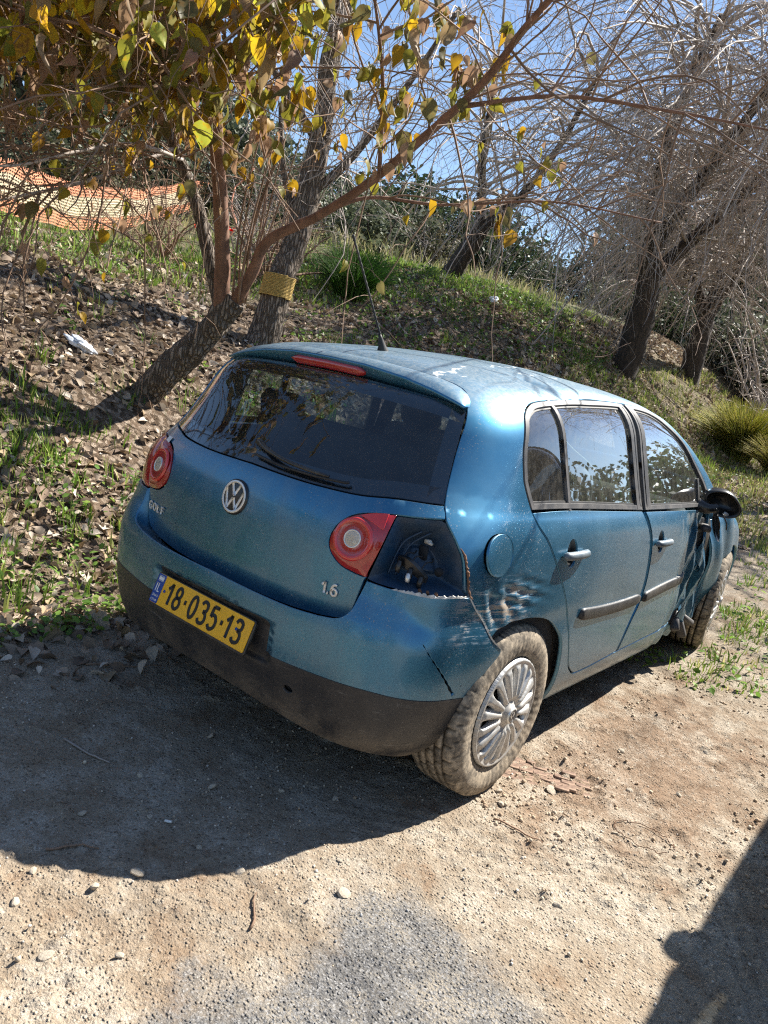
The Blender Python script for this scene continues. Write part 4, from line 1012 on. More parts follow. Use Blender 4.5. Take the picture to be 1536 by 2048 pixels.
# broken door mirrors
def mirror(s):
    e=empty('door_mirror',(0,0,0),car)
    c=np.array([s*.915,1.985,1.05]);n=30;V=[];F=[]
    # hollow housing: outer bowl opening rearward
    prof=[(.010,.115),(.055,.112),(.090,.098),(.098,.055),(.094,.0),(.086,-.004),(.078,.03),(.066,.06),(.03,.075),(.008,.078)]
    A=Matrix.Rotation(.42*s,3,'Z')@Matrix.Rotation(.15,3,'X')@Matrix.Rotation(.35*s,3,'Y')
    A=np.array(A)
    for r,y in prof:
        for t in np.linspace(0,2*np.pi,n,endpoint=False):
            q=np.array([r*1.0*math.cos(t)*(1+.10*math.cos(2*t)),y,r*.74*math.sin(t)]);V.append(c+A@q)
    k=len(prof)
    for q in range(k-1):
        for j in range(n): F.append((q*n+j,q*n+(j+1)%n,q*n+n+(j+1)%n,q*n+n+j))
    F+=[tuple(range(n))[::-1],tuple((k-1)*n+j for j in range(n))]
    mk('mirror_housing',V,F,M['black'],e)
    V,F=tube(cr([(s*.80,1.93,1.02),(s*.86,1.93,1.015),(s*.90,1.95,1.03)],5),[.040,.038,.036,.034,.032,.030,.028,.027,.026,.026,.026],9);mk('mirror_foot',V,F,M['black'],e)
    if s>0:
        mb=MB()
        for q,(a,b) in enumerate((((.93,1.86,1.00),(.95,1.90,.90)),((.95,1.87,1.01),(.985,1.90,.93)),((.91,1.88,1.03),(.925,1.91,.95)))): mb.tube(cr([a,((a[0]+b[0])/2+.01,(a[1]+b[1])/2,(a[2]+b[2])/2),b],4),.004,5)
        mb.build('loose_wire',M['black'],e)
        # hanging cap
        V=[];F=[];c2=np.array([.935,1.88,.935]);ax=np.array([.30,.28,-.91]);ax/=np.linalg.norm(ax);wx=np.cross(ax,[1,0,0]);wx/=np.linalg.norm(wx);nz=np.cross(ax,wx)
        for u in np.linspace(-1,1,11):
            wd=.036*math.sqrt(max(.02,1-abs(u)**2.4))
            for v in np.linspace(-1,1,7): V.append(c2+ax*u*.085+wx*v*wd+nz*(.018*(1-v*v)*(1-u*u)))
        for i in range(10):
            for j in range(6): F.append((i*7+j,i*7+j+1,i*7+8+j,i*7+7+j))
        V2=[np.array(v)-nz*.004 for v in V];F2=[tuple(len(V)+i for i in f[::-1]) for f in F]
        mk('mirror_cap',V+V2,F+F2,M['black'],e)
        mb=MB();mb.box(c+A@np.array([.045,.01,-.04]),(.030,.012,.026),A,bev=.004);mb.build('mirror_motor',M['alloy'],e)
    return e
mirror(1)['label']='smashed door mirror with its glass gone';mirror(-1)
# ------------------------------------------------------------------ terrain
RISE=tab(pch([-400,-30,-6,0,.5,1.5,2.7,6,14,30,80,400],[-3,-.8,-.10,-.04,-.035,.012,.078,.36,1.15,2.2,4.,5.]),-400,400,40000)
BANK=tab(pch([-1,0,.25,1,2.5,3.8,5,8,14,25,45,90,400],[0,0,.05,.38,1.27,1.80,2.05,2.35,3.0,5.3,8.5,13.,20.]),-1,400,40000)
def G0(x,y):
    xb=-1.22-.10*np.sin(y*.7)-.012*np.maximum(y,0)*0
    d=xb-x
    k=np.clip((y-3)/6,0,1);k=1+.27*k*k*(3-2*k)
    return RISE(y)+np.where(d>0,BANK(np.maximum(d,0))*k,0)
def patch_mask(x,y):
    """how much old asphalt shows through the dirt"""
    # half-plane fan towards the camera with wobbly rim
    n=fbm(np.stack([x*3.1,y*3.1],-1),4,5)-.5
    q=np.minimum.reduce([(x-.86)*1.0+.10, (-.55-y)*.9-(x-1.2)*.02+ .02, (y+3.2), (2.1-x)])
    r=np.clip((q+.06+n*.42)/.30,0,1)
    return r*r*(3-2*r)
def tracks(x,y):
    """shallow tyre prints pressed into the dirt"""
    h=0.
    for (cx,cy,dx,dy,w,ph) in ((.62,-1.38,.30,.95,.16,0.),(1.86,-.25,.45,-.9,.20,1.),(1.15,-.15,.8,.6,.10,2.)):
        l=math.hypot(dx,dy);ux,uy=dx/l,dy/l
        s=(x-cx)*ux+(y-cy)*uy;t=-(x-cx)*uy+(y-cy)*ux
        k=np.exp(-(t/w)**6)*np.exp(-(s/.62)**4)
        h=h+k*(-.004+.0035*np.clip(np.sin(t*120+ph)*2.2,-1,1)+.002*np.clip(np.sin(s*150+np.abs(t)*90)*2,-1,1))
    return h
def G(x,y,fine=True):
    x=np.asarray(x,float);y=np.asarray(y,float);z=G0(x,y)
    P=np.stack([x,y],-1)
    d=-1.22-x
    bank=np.clip(d/.4,0,1)
    z=z+bank*(.10*(fbm(P*1.3,4,11)-.5)+.05*(fbm(P*5.5,3,12)-.5))*np.clip(1.2-d/60,0,1)+np.clip((d-12)/20,0,1)*2.2*(fbm(P*.06,3,13)-.5)
    if fine:
        a=patch_mask(x,y)*(1-bank);k=(1-bank)
        n=fbm(P*9,4,21)-.5
        cl=np.maximum(fbm(P*26,3,23)-.50,0);cl2=np.maximum(fbm(P*62,2,27)-.52,0)
        rough=.35+1.1*np.clip(fbm(P*1.9,3,29)*2-.55,0,1)
        z=z+k*(1-a*.8)*(.009*n+rough*(.075*cl+.050*cl2))+k*a*(.010*(fbm(P*40,2,31)-.5)+.004*np.maximum(fbm(P*95,1,33)-.55,0)*2)-.010*a*k
        z=z+k*(1-a)*tracks(x,y)
    return z
def axis(segs):
    out=[]
    for a,b,n,pw in segs:
        t=np.linspace(0,1,n,endpoint=False);out.append(a+(b-a)*t**pw)
    return np.concatenate(out+[[segs[-1][1]]])
gx=axis([(-320,-60,10,1),(-60,-9,40,1),(-9,-1.6,150,1),(-1.6,2.3,345,1)]);gx=np.concatenate([gx,2.3+np.array([.05,.12,.22,.4,.7,1.2,2,3.5,6,10,16,25,40,70,120,200,320])])
gy=np.concatenate([-2.2-np.array([320,200,120,70,40,25,16,10,6,3.5,2,1.2,.7,.4,.2,.1])[:],axis([(-2.2,2.3,385,1),(2.3,14,170,1),(14,40,50,1),(40,120,20,1),(120,420,10,1)])])
XX,YY=np.meshgrid(gx,gy,indexing='ij');ZZ=G(XX,YY)
nx,ny=len(gx),len(gy);V=np.stack([XX,YY,ZZ],-1).reshape(-1,3)
I=np.arange(nx*ny).reshape(nx,ny);F=np.stack([I[:-1,:-1],I[1:,:-1],I[1:,1:],I[:-1,1:]],-1).reshape(-1,4)
bankm=np.clip((-1.10-XX+.5*(fbm(np.stack([XX*2.2,YY*2.2],-1),3,41)-.5))/.45,0,1)
am=patch_mask(XX,YY)*(1-bankm)
gm=np.clip((-4.6-XX)/1.2,0,1)*.8+np.clip((YY-6)/6,0,1)*bankm*.3
gcol=np.stack([am,bankm,np.clip(gm,0,1)],-1).reshape(-1,3)
def ground_mat():
    m,nt=newmat('dirt_and_bank_soil');v=obc(nt);a=nd(nt,'SeparateColor',{0:nd(nt,'Attribute',attribute_name='tone').outputs[0]})
    n1=noise(nt,v,1.1,5,.6);n2=noise(nt,v,14,6,.65);n3=noise(nt,v,90,4,.7);n4=noise(nt,v,4.3,6,.7)
    dirt=mixc(nt,ramp(nt,n1,.35,.65),(.305,.240,.172),(.32,.268,.205))
    dirt=mixc(nt,ramp(nt,n4,.49,.60,0,.75),dirt,(.44,.385,.31))
    dirt=mixc(nt,ramp(nt,n4,.47,.33,0,.80),dirt,(.225,.150,.095))
    dirt=mixc(nt,ramp(nt,n2,.55,.36,0,.45),dirt,(.25,.185,.125))
    dirt=mixc(nt,ramp(nt,n3,.6,.72,0,.5),dirt,(.62,.55,.46))
    sp_=nd(nt,'VectorMath',{0:nd(nt,'VectorMath',{0:v,1:(1.15,.85,0)},operation='SUBTRACT').outputs[0],1:(1.6,.85,0)},operation='MULTIPLY').outputs[0]
    red=mth(nt,'MULTIPLY',ramp(nt,mth(nt,'ADD',nd(nt,'VectorMath',{0:sp_},operation='LENGTH').outputs['Value'],mth(nt,'MULTIPLY',mth(nt,'SUBTRACT',n4,.5),2.2)),1.05,.35),.62)
    dirt=mixc(nt,red,dirt,mixc(nt,ramp(nt,n2,.4,.6),(.165,.098,.060),(.27,.175,.115)))
    asp=mixc(nt,ramp(nt,n3,.35,.66),(.105,.10,.095),(.20,.188,.172));asp=mixc(nt,ramp(nt,n4,.44,.62,0,.75),asp,(.34,.295,.235))
    vo=nd(nt,'TexVoronoi',{'Vector':v,'Scale':5.},feature='DISTANCE_TO_EDGE').outputs[0]
    soil=mixc(nt,ramp(nt,n2,.4,.65),(.085,.060,.040),(.16,.115,.078))
    grn=mixc(nt,ramp(nt,n4,.42,.6),(.075,.105,.035),(.20,.175,.10))
    edge=ramp(nt,mth(nt,'ADD',a.outputs[0],mth(nt,'MULTIPLY',mth(nt,'SUBTRACT',mth(nt,'ADD',mth(nt,'MULTIPLY',n2,.6),mth(nt,'MULTIPLY',n3,.4)),.5),1.5)),.25,.85)
    peb=nd(nt,'TexVoronoi',{'Vector':v,'Scale':95.,'Randomness':1.});pc=nd(nt,'SeparateColor',{0:peb.outputs['Color']})
    peb2=nd(nt,'TexVoronoi',{'Vector':v,'Scale':230.,'Randomness':1.});pc2=nd(nt,'SeparateColor',{0:peb2.outputs['Color']})
    den=ramp(nt,n4,.40,.62,.25,1.)
    dirt=mixc(nt,mth(nt,'MULTIPLY',ramp(nt,pc.outputs[0],.78,.84,0,.7),den),dirt,mixc(nt,pc.outputs[1],(.20,.145,.095),(.60,.53,.44)))
    dirt=mixc(nt,mth(nt,'MULTIPLY',ramp(nt,pc2.outputs[0],.66,.76,0,.55),den),dirt,mixc(nt,pc2.outputs[1],(.22,.16,.105),(.58,.50,.40)))
    asp=mixc(nt,ramp(nt,pc2.outputs[0],.45,.55,0,.8),asp,mixc(nt,pc2.outputs[1],(.055,.055,.058),(.34,.33,.32)))
    lit=nd(nt,'TexVoronoi',{'Vector':obc(nt,(1,1,.4)),'Scale':34.,'Randomness':1.});lc_=nd(nt,'SeparateColor',{0:lit.outputs['Color']})
    soil=mixc(nt,ramp(nt,lc_.outputs[0],.40,.55,0,.9),soil,mixc(nt,lc_.outputs[1],(.13,.085,.055),(.40,.32,.245)))
    c=mixc(nt,edge,dirt,asp);c=mixc(nt,a.outputs[1],c,soil);c=mixc(nt,a.outputs[2],c,grn)
    bp=nd(nt,'Bump',{'Height':mth(nt,'ADD',mth(nt,'ADD',n2,mth(nt,'MULTIPLY',n3,.7)),mth(nt,'ADD',mth(nt,'MULTIPLY',ramp(nt,peb.outputs[0],.0,.5,1,0),mth(nt,'MULTIPLY',pc.outputs[0],.9)),mth(nt,'ADD',mth(nt,'MULTIPLY',pc2.outputs[0],.35),mth(nt,'MULTIPLY',lc_.outputs[0],.8)))),'Strength':1.,'Distance':.013})
    finish(nt,nd(nt,'BsdfPrincipled',{'Base Color':c,'Roughness':.95,'Specular IOR Level':.15,'Normal':bp.outputs[0]}));return m
tag(mk('ground',V,F,ground_mat(),col=gcol),kind='structure')
# ------------------------------------------------------------------ plant materials
def leafmat(name,base,tr=.45,rough=.55,tone=True,var=.25,spots=None):
    m,nt=newmat(name);v=obc(nt);c=base
    if tone: c=mixc(nt,1.,base,nd(nt,'Attribute',attribute_name='tone').outputs[0],'MULTIPLY')
    if spots:
        oi=nd(nt,'ObjectInfo');nn=nd(nt,'TexNoise',{'Vector':v,'Scale':3.2,'Detail':5,'Roughness':.65,'W':mth(nt,'MULTIPLY',oi.outputs['Random'],60.)},noise_dimensions='4D');n=nn.outputs[0]
        hv=nd(nt,'HueSaturation',{'Hue':mth(nt,'ADD',mth(nt,'MULTIPLY',oi.outputs['Random'],.05),.475),'Value':mth(nt,'ADD',mth(nt,'MULTIPLY',mth(nt,'FRACT',mth(nt,'MULTIPLY',oi.outputs['Random'],7.3)),.8),.55),'Color':rgb(base)});c=hv.outputs[0]
    else: n=noise(nt,v,30,5,.6)
    if spots: c=mixc(nt,ramp(nt,n,.50,.64,0,.9),c,spots)
    d=nd(nt,'BsdfPrincipled',{'Roughness':rough,'Specular IOR Level':.35});t=nd(nt,'BsdfTranslucent')
    for q,s in ((d,'Base Color'),(t,'Color')):
        if isinstance(c,tuple): q.inputs[s].default_value=rgb(c)
        else: nt.links.new(c,q.inputs[s])
    finish(nt,nd(nt,'MixShader',{0:tr,1:d,2:t}));return m
def barkmat(name,a,b,sc):
    m,nt=newmat(name);v=obc(nt,(sc,sc,sc*.16));w=nd(nt,'VectorMath',{0:v,1:nd(nt,'VectorMath',{0:nd(nt,'TexNoise',{'Vector':v,'Scale':.9,'Detail':3}).outputs[1],'Scale':.9},operation='SCALE').outputs[0]},operation='ADD').outputs[0]
    vo=nd(nt,'TexVoronoi',{'Vector':w,'Scale':1.},feature='DISTANCE_TO_EDGE').outputs[0];cr_=ramp(nt,vo,.0,.22);n=noise(nt,v,2.5,6,.7)
    c=mixc(nt,cr_,tuple(.62*q for q in a),mixc(nt,ramp(nt,n,.3,.7),a,b))
    bp=nd(nt,'Bump',{'Height':mth(nt,'ADD',cr_,mth(nt,'MULTIPLY',n,.5)),'Strength':1.,'Distance':.022});finish(nt,nd(nt,'BsdfPrincipled',{'Base Color':c,'Roughness':.95,'Specular IOR Level':.15,'Normal':bp.outputs[0]}));return m
M['bark']=barkmat('furrowed_grey_bark',(.20,.155,.12),(.36,.31,.26),38)
M['bark2']=pbr('smooth_red_brown_bark',(.19,.098,.060),.8,var=.30,vscale=9,bump=.4,bscale=20,aniso=(2,2,1))
M['barkdark']=pbr('dark_old_bark',(.042,.032,.026),.95,var=.5,vscale=7,bump=1.,bscale=10,aniso=(3,3,.8))
M['twig']=pbr('pale_grey_twigs',(.38,.32,.275),.75,var=.35,vscale=2)
M['twigbrown']=pbr('brown_twigs',(.22,.135,.085),.8,var=.3,vscale=3)
LY=[leafmat('yellow_leaf',(.62,.43,.022),.55,tone=False,spots=(.22,.11,.03)),leafmat('olive_yellow_leaf',(.33,.31,.04),.55,tone=False,spots=(.40,.26,.02)),
    leafmat('brown_curled_leaf',(.30,.19,.11),.4,tone=False,spots=(.34,.24,.12)),leafmat('dull_olive_leaf',(.19,.18,.06),.5,tone=False,spots=(.2,.12,.03))]
M['litter']=leafmat('dry_leaf_litter',(1,1,1),.12,.8)
M['grass']=leafmat('green_grass',(1,1,1),.4,.5)
M['foliage']=leafmat('evergreen_foliage',(1,1,1),.25,.55)
M['straw']=leafmat('straw_grass',(1,1,1),.62,.6)
M['stone']=pbr('pale_limestone',(.52,.44,.34),.9,var=.3,vscale=12,bump=.6,bscale=40)
M['gravel']=pbr('mixed_gravel',(1,1,1),.92,tone=True,bump=.3,bscale=90)
def batch_tubes(P,r,n=3):
    """many polylines of equal length: P (N,m,3), r (N,m)"""
    N,m,_=P.shape;T=np.gradient(P,axis=1);T/=np.linalg.norm(T,axis=2)[...,None]+1e-12
    ref=np.array([.31,.87,.38]);A=np.cross(T,ref);A/=np.linalg.norm(A,axis=2)[...,None]+1e-9;B=np.cross(T,A)
    th=np.arange(n)*2*np.pi/n
    V=P[:,:,None]+r[:,:,None,None]*(A[:,:,None]*np.cos(th)[:,None]+B[:,:,None]*np.sin(th)[:,None])
    base=(np.arange(N)*m*n)[:,None,None];i=np.arange(m-1)[:,None]*n;j=np.arange(n)[None];k=(j+1)%n
    F=np.stack([base+i+j,base+i+k,base+i+n+k,base+i+n+j],-1).reshape(-1,4)
    return V.reshape(-1,3),F
def grow(S,D,L,droop,wob,m,rng):
    N=len(S);P=np.zeros((N,m,3));P[:,0]=S;D=D/np.linalg.norm(D,axis=1)[:,None]
    for i in range(1,m):
        D=D+rng.normal(0,wob,(N,3));D[:,2]-=droop/m;D/=np.linalg.norm(D,axis=1)[:,None]
        P[:,i]=P[:,i-1]+D*(L/(m-1))[:,None]
    return P
def joinparts(parts):
    V=[];F=[];b=0
    for v,f in parts: V.append(v);F.append(f+b);b+=len(v)
    return np.concatenate(V),np.concatenate(F)
def limb(name,pts,r0,r1,mat,parent,n=14,k=10,rough=.10,seed=0,flare=0.):
    P=cr(pts,k);m=len(P);r=np.interp(np.linspace(0,1,m),[0,1],[r0,r1]);r=r*(1+flare*np.exp(-np.linspace(0,1,m)/.12))
    V,F=tube(P,r,n);c=np.repeat(P,n,0);d=V-c
    s=1+rough*2*(fbm(np.stack([V[:,0]*9,V[:,1]*9,V[:,2]*3],-1),3,seed)-.5)*1.6+rough*.8*(vnoise(np.stack([V[:,0]*38,V[:,1]*38,V[:,2]*7],-1),seed+3)-.5)*2
    V=c+d*s[:,None];return mk(name,V,F,mat,parent)
def scatter(tv,tf,pos,R,scale,col,name,mat,parent=None):
    """copy a small template to many places in one mesh"""
    N=len(pos);tv=np.asarray(tv,float)
    V=np.einsum('nij,vj->nvi',R,tv)*scale[:,None,None]+pos[:,None]
    F=(np.asarray(tf)[None]+(np.arange(N)*len(tv))[:,None,None]).reshape(-1,np.asarray(tf).shape[1])
    return mk(name,V.reshape(-1,3),F,mat,parent,col=np.repeat(col,len(tv),0))
def rots(rng,N,tilt):
    a=rng.random(N)*2*np.pi;b=rng.normal(0,tilt,N);c=rng.normal(0,tilt,N)
    ca,sa=np.cos(a),np.sin(a);Z=np.zeros((N,3,3));Z[:,0,0]=ca;Z[:,0,1]=-sa;Z[:,1,0]=sa;Z[:,1,1]=ca;Z[:,2,2]=1
    X=np.zeros((N,3,3));X[:,0,0]=1;X[:,1,1]=np.cos(b);X[:,1,2]=-np.sin(b);X[:,2,1]=np.sin(b);X[:,2,2]=np.cos(b)
    Y=np.zeros((N,3,3));Y[:,1,1]=1;Y[:,0,0]=np.cos(c);Y[:,0,2]=np.sin(c);Y[:,2,0]=-np.sin(c);Y[:,2,2]=np.cos(c)
    return Z@X@Y
def leaf_shape(nl,nw,curl,fold,wide=.42,wave=.0):
    V=[];F=[]
    for i in range(nl):
        t=i/(nl-1);w=wide*math.sin(math.pi*min(1,(t*.93+.07))**.72)
        for j in range(nw):
            s=2*j/(nw-1)-1
            V.append((s*w,t-.0,curl*t*t+fold*abs(s)*w+wave*math.sin(5*t+3*s)))
    for i in range(nl-1):
        for j in range(nw-1): F.append((i*nw+j,i*nw+j+1,i*nw+nw+j+1,i*nw+nw+j))
    return np.array(V),np.array(F)
# ------------------------------------------------------------------ leaf litter, gravel, grass
rng=np.random.default_rng(21)
def sample_bank(N,dens):
    out=[];c=0
    while c<N:
        k=4000;x=-1.0-6.0*rng.random(k)**1.35;y=-2.6+14.5*rng.random(k)**1.5
        m=rng.random(k)<dens(x,y);out.append(np.stack([x[m],y[m]],1));c+=m.sum()
    return np.concatenate(out)[:N]
ld=lambda x,y:np.clip(fbm(np.stack([x*1.4,y*1.4],-1),3,51)*2.6-.25,.25,1)*np.where(x>-1.25,.5,1)
XY=sample_bank(32000,ld)
extra=np.stack([-1.25+.9*rng.random(600)**2,-1.0+2.2*rng.random(600)],1);extra=extra[extra[:,0]<-.55]
XY=np.concatenate([XY,extra]);N=len(XY)
pos=np.stack([XY[:,0],XY[:,1],G(XY[:,0],XY[:,1])+.006+.03*rng.random(N)**2],1)
lt,lf=leaf_shape(4,3,-.45,.60,.36,.07)
pal=np.array([(.31,.235,.17),(.42,.335,.255),(.22,.155,.11),(.50,.425,.345),(.15,.105,.075),(.34,.245,.15)])
col=pal[rng.integers(0,len(pal),N)]*(.75+.5*rng.random((N,1)))
o=scatter(lt-[0,.5,0],lf,pos,rots(rng,N,.6),.032+.070*rng.random(N)**1.8,col,'leaf_litter',M['litter'])
tag(o,'dry brown fallen leaves covering the bank','leaves',kind='stuff')
N=9000;x=-5.2+5.6*rng.random(N);y=5.5+11.5*rng.random(N);k=rng.random(N)<np.clip(fbm(np.stack([x*.9,y*.9],-1),3,57)*3-.7,.1,1);x,y=x[k],y[k];N=len(x)
o=scatter(lt-[0,.5,0],lf,np.stack([x,y,G(x,y)+.01+.03*rng.random(N)**2],1),rots(rng,N,.6),.06+.06*rng.random(N),pal[rng.integers(0,len(pal),N)]*(.75+.5*rng.random((N,1))),'slope_leaves',M['litter'])
tag(o,'dry fallen leaves on the far slope under the bare trees','leaves',kind='stuff')
# gravel
ico_v=[];ph=(1+5**.5)/2
for a,b in ((-1,ph),(1,ph),(-1,-ph),(1,-ph)): ico_v+=[(a,b,0)]
for a,b in ((-1,ph),(1,ph),(-1,-ph),(1,-ph)): ico_v+=[(0,a,b)]
for a,b in ((-1,ph),(1,ph),(-1,-ph),(1,-ph)): ico_v+=[(b,0,a)]
ico_v=np.array(ico_v)/math.sqrt(1+ph*ph);ico_f=np.array(hull(ico_v))
N=35000;x=-1.3+3.6*rng.random(N);y=-2.3+6.2*rng.random(N)**1.25
am_=patch_mask(x,y);cl=fbm(np.stack([x*2.3,y*2.3],-1),3,61)
sz=.0014+.0042*rng.random(N)**3.4+.005*(rng.random(N)**20);k=(rng.random(N)<np.clip(fbm(np.stack([x*.9+3,y*.9],-1),3,63)*3.6-1.5+cl*1.6-.6,.05,1));x,y,sz,am_=x[k],y[k],sz[k],am_[k];N=len(x)
pos=np.stack([x,y,G(x,y)+sz*.35],1)
pal=np.array([(.52,.43,.32),(.44,.34,.24),(.60,.53,.44),(.38,.28,.19),(.48,.43,.37)])
col=pal[rng.integers(0,5,N)]*(.8+.4*rng.random((N,1)));col=np.where((am_>.6)[:,None]&(rng.random(N)<.8)[:,None],np.array([.26,.26,.26])*(.7+.7*rng.random((N,1))),col)
jit=ico_v*np.array([1.,.8,.62])*(1+.22*np.random.default_rng(2).normal(0,1,(12,1)))
o=scatter(jit,ico_f,pos,rots(rng,N,.8),sz,col,'gravel',M['gravel']);tag(o,'loose gravel and small clods on the dirt','gravel',kind='stuff')
# crumbly brown clods thrown up right of the wheel
N=3200;x=.85+1.0*rng.random(N)**1.2;y=-.15+2.3*rng.random(N);kk=rng.random(N)<np.clip(fbm(np.stack([x*3,y*3],-1),3,65)*3.4-1.1,0,1);x,y=x[kk],y[kk];N=len(x);sz=.003+.008*rng.random(N)**3
o=scatter(jit,ico_f,np.stack([x,y,G(x,y)+sz*.3],1),rots(rng,N,.8),sz,np.array([(.40,.30,.205),(.46,.37,.27),(.34,.245,.165)])[rng.integers(0,3,N)]*(.8+.4*rng.random((N,1))),'clods',M['gravel']);tag(o,'crumbly brown clods of earth right of the rear wheel','clods',kind='stuff')
# single stones one can point to
STN=[(.493,-1.22,.026,'round pale stone at the edge of the car shadow'),(.880,-.811,.028,'sharp pale stone lying just beyond the asphalt rim'),(1.311,-.337,.020,'small grey stone on the dirt between the asphalt and the second shadow'),
 (.640,-.985,.022,''),(.470,-1.33,.020,''),(.595,-1.52,.024,''),(.40,-1.50,.018,''),(.70,-1.40,.016,''),(.33,-1.42,.015,''),(1.00,.25,.030,'brown clod of earth beside the rear wheel'),(1.08,.12,.018,''),(.93,-.02,.022,''),(.88,.06,.020,''),(1.28,.20,.018,''),(1.40,-.02,.018,'dark oblong stone near the wire loop'),(.10,-.95,.018,''),(.28,-.80,.020,''),(.02,-.60,.022,''),(.42,-.62,.018,''),(.18,-1.20,.018,''),(.56,-.50,.016,''),(.30,-1.05,.014,''),(1.20,.55,.020,''),(1.05,.85,.022,''),(1.35,.70,.016,''),(.75,1.75,.02,''),(1.32,1.2,.02,''),(.50,-1.02,.013,''),(.78,-.72,.013,''),(1.12,-.28,.012,'')]
sv=[];r3=np.random.default_rng(8)
for q in range(4):
    import bmesh
    bm=bmesh.new();bmesh.ops.create_icosphere(bm,subdivisions=2,radius=1)
    P=np.array([v.co for v in bm.verts]);FF=[tuple(v.index for v in f.verts) for f in bm.faces];bm.free()
    for _ in range(7):
        d=r3.normal(0,1,3);d/=np.linalg.norm(d);h=.55+.3*r3.random();dd=P@d;P=P-np.maximum(dd-h,0)[:,None]*d
    P=P*np.array([1,.8,.65])*(1+.10*(fbm(P*2.2,2,q)-.5)[:,None]);sv.append(meshdata('stone',P,FF,M['stone'],smooth=False))
ORDW=['first','second','third','fourth','fifth','sixth','seventh','eighth','ninth','tenth','eleventh','twelfth','thirteenth']
def zone(p): return 'in the shade behind the car' if p[1]>-1.06 and p[0]<.62 else 'on the sunlit dirt at the lower left' if p[0]<.82 and p[1]<-.6 else 'on the sunlit dirt right of the rear wheel'
zl={}
for p in STN:
    if not p[3]: zl.setdefault(zone(p),[]).append(p)
for z_ in zl: zl[z_].sort(key=lambda p:(p[0]-CAM[0])*RT[0]+(p[1]-CAM[1])*RT[1])
for i,(x,y,s,lb) in enumerate(STN):
    if not lb: z_=zone(STN[i]);lb=f'small pale stone {z_}, {ORDW[zl[z_].index(STN[i])]} from the left'
    o=link('stone',sv[i%4],None,(x,y,float(G(np.array([x]),np.array([y]))[0])+s*.38));s=s*.85;o.scale=(s,s,s*.8);o.rotation_euler=(r3.normal(0,.3),r3.normal(0,.3),r3.random()*6);o.location.z-=s*.25
    tag(o,lb,'stone','stones on the dirt')
# grass
def grass(name,centres,nb,h,spread,cols,label,width=.004,lean=.5,mat='grass'):
    nb=np.asarray(nb);N=int(nb.sum());ci=np.repeat(np.arange(len(centres)),nb);hh=np.repeat(h,nb)*(.55+.6*rng.random(N))
    a=rng.random(N)*2*np.pi;r=np.repeat(spread,nb)*rng.random(N)**.7
    x=centres[ci,0]+r*np.cos(a);y=centres[ci,1]+r*np.sin(a);z=G(x,y)-.004
    ld_=a+rng.normal(0,.6,N);le=lean*(.3+rng.random(N))*hh;dx,dy=np.cos(ld_)*le,np.sin(ld_)*le
    w=width*(.6+.8*rng.random(N));px,py=-np.sin(ld_+rng.normal(0,1,N)),np.cos(ld_)
    def lvl(t,ww): 
        c=np.stack([x+dx*t*t,y+dy*t*t,z+hh*(t-.25*t*t*lean)],1);o=np.stack([px*w*ww,py*w*ww,0*w],1);return c-o,c+o
    a0,b0=lvl(0.,1.);a1,b1=lvl(.5,.85);tp=lvl(1.,0.)[0]
    V=np.stack([a0,b0,a1,b1,tp],1).reshape(-1,3);b=np.arange(N)*5
    F=np.concatenate([np.stack([b,b+1,b+3],1),np.stack([b,b+3,b+2],1),np.stack([b+2,b+3,b+4],1)])
    c=np.asarray(cols)[rng.integers(0,len(cols),N)]*(.7+.6*rng.random((N,1)))
    o=mk(name,V,F,M[mat],col=np.repeat(c,5,0));return tag(o,label,'grass',kind='stuff')
gd=lambda x,y:np.clip(fbm(np.stack([x*1.1+7,y*1.1],-1),3,71)*3.-1.15,.02,1)
C1=np.concatenate([sample_bank(1500,gd),np.stack([-1.3-1.9*rng.random(110),-.9+2.6*rng.random(110)],1)]);GR=[(.13,.24,.025),(.20,.30,.04),(.09,.17,.02),(.30,.33,.09)]
grass('grass',C1,rng.integers(7,26,len(C1)),.05+.15*rng.random(len(C1)),.05+.12*rng.random(len(C1)),GR,'tufts of green grass growing through the leaf litter')
# bright strip along the brow and beyond
k=1050;bx=-4.9-4.2*rng.random(k)**1.3;by=-1.5+15*rng.random(k)
C2=np.stack([bx,by],1)
grass('brow_grass',C2,rng.integers(7,20,k),.05+.13*rng.random(k),.10+.14*rng.random(k),[(.17,.28,.04),(.24,.33,.06),(.12,.20,.03),(.36,.34,.14)],'bright green grass along the top of the bank',.007)
k=130;C3=np.stack([.35+1.2*rng.random(k),3.4+7*rng.random(k)],1)
k2=55;C3b=np.stack([.78+.55*rng.random(k2),1.95+2.0*rng.random(k2)],1);C3=np.concatenate([C3,C3b]);k=len(C3)
grass('verge_grass',C3,rng.integers(6,20,k),.03+.08*rng.random(k),.04+.10*rng.random(k),GR+[(.40,.36,.16)],'sparse weeds and grass beside the front wheel')
k=1500;C4=np.stack([-3.6+4.2*rng.random(k),6+11*rng.random(k)],1)
grass('lane_grass',C4,rng.integers(5,14,k),.06+.16*rng.random(k),.08+.14*rng.random(k),[(.22,.26,.06),(.36,.33,.13),(.16,.22,.04)],'thin yellow green grass on the far track',.006)
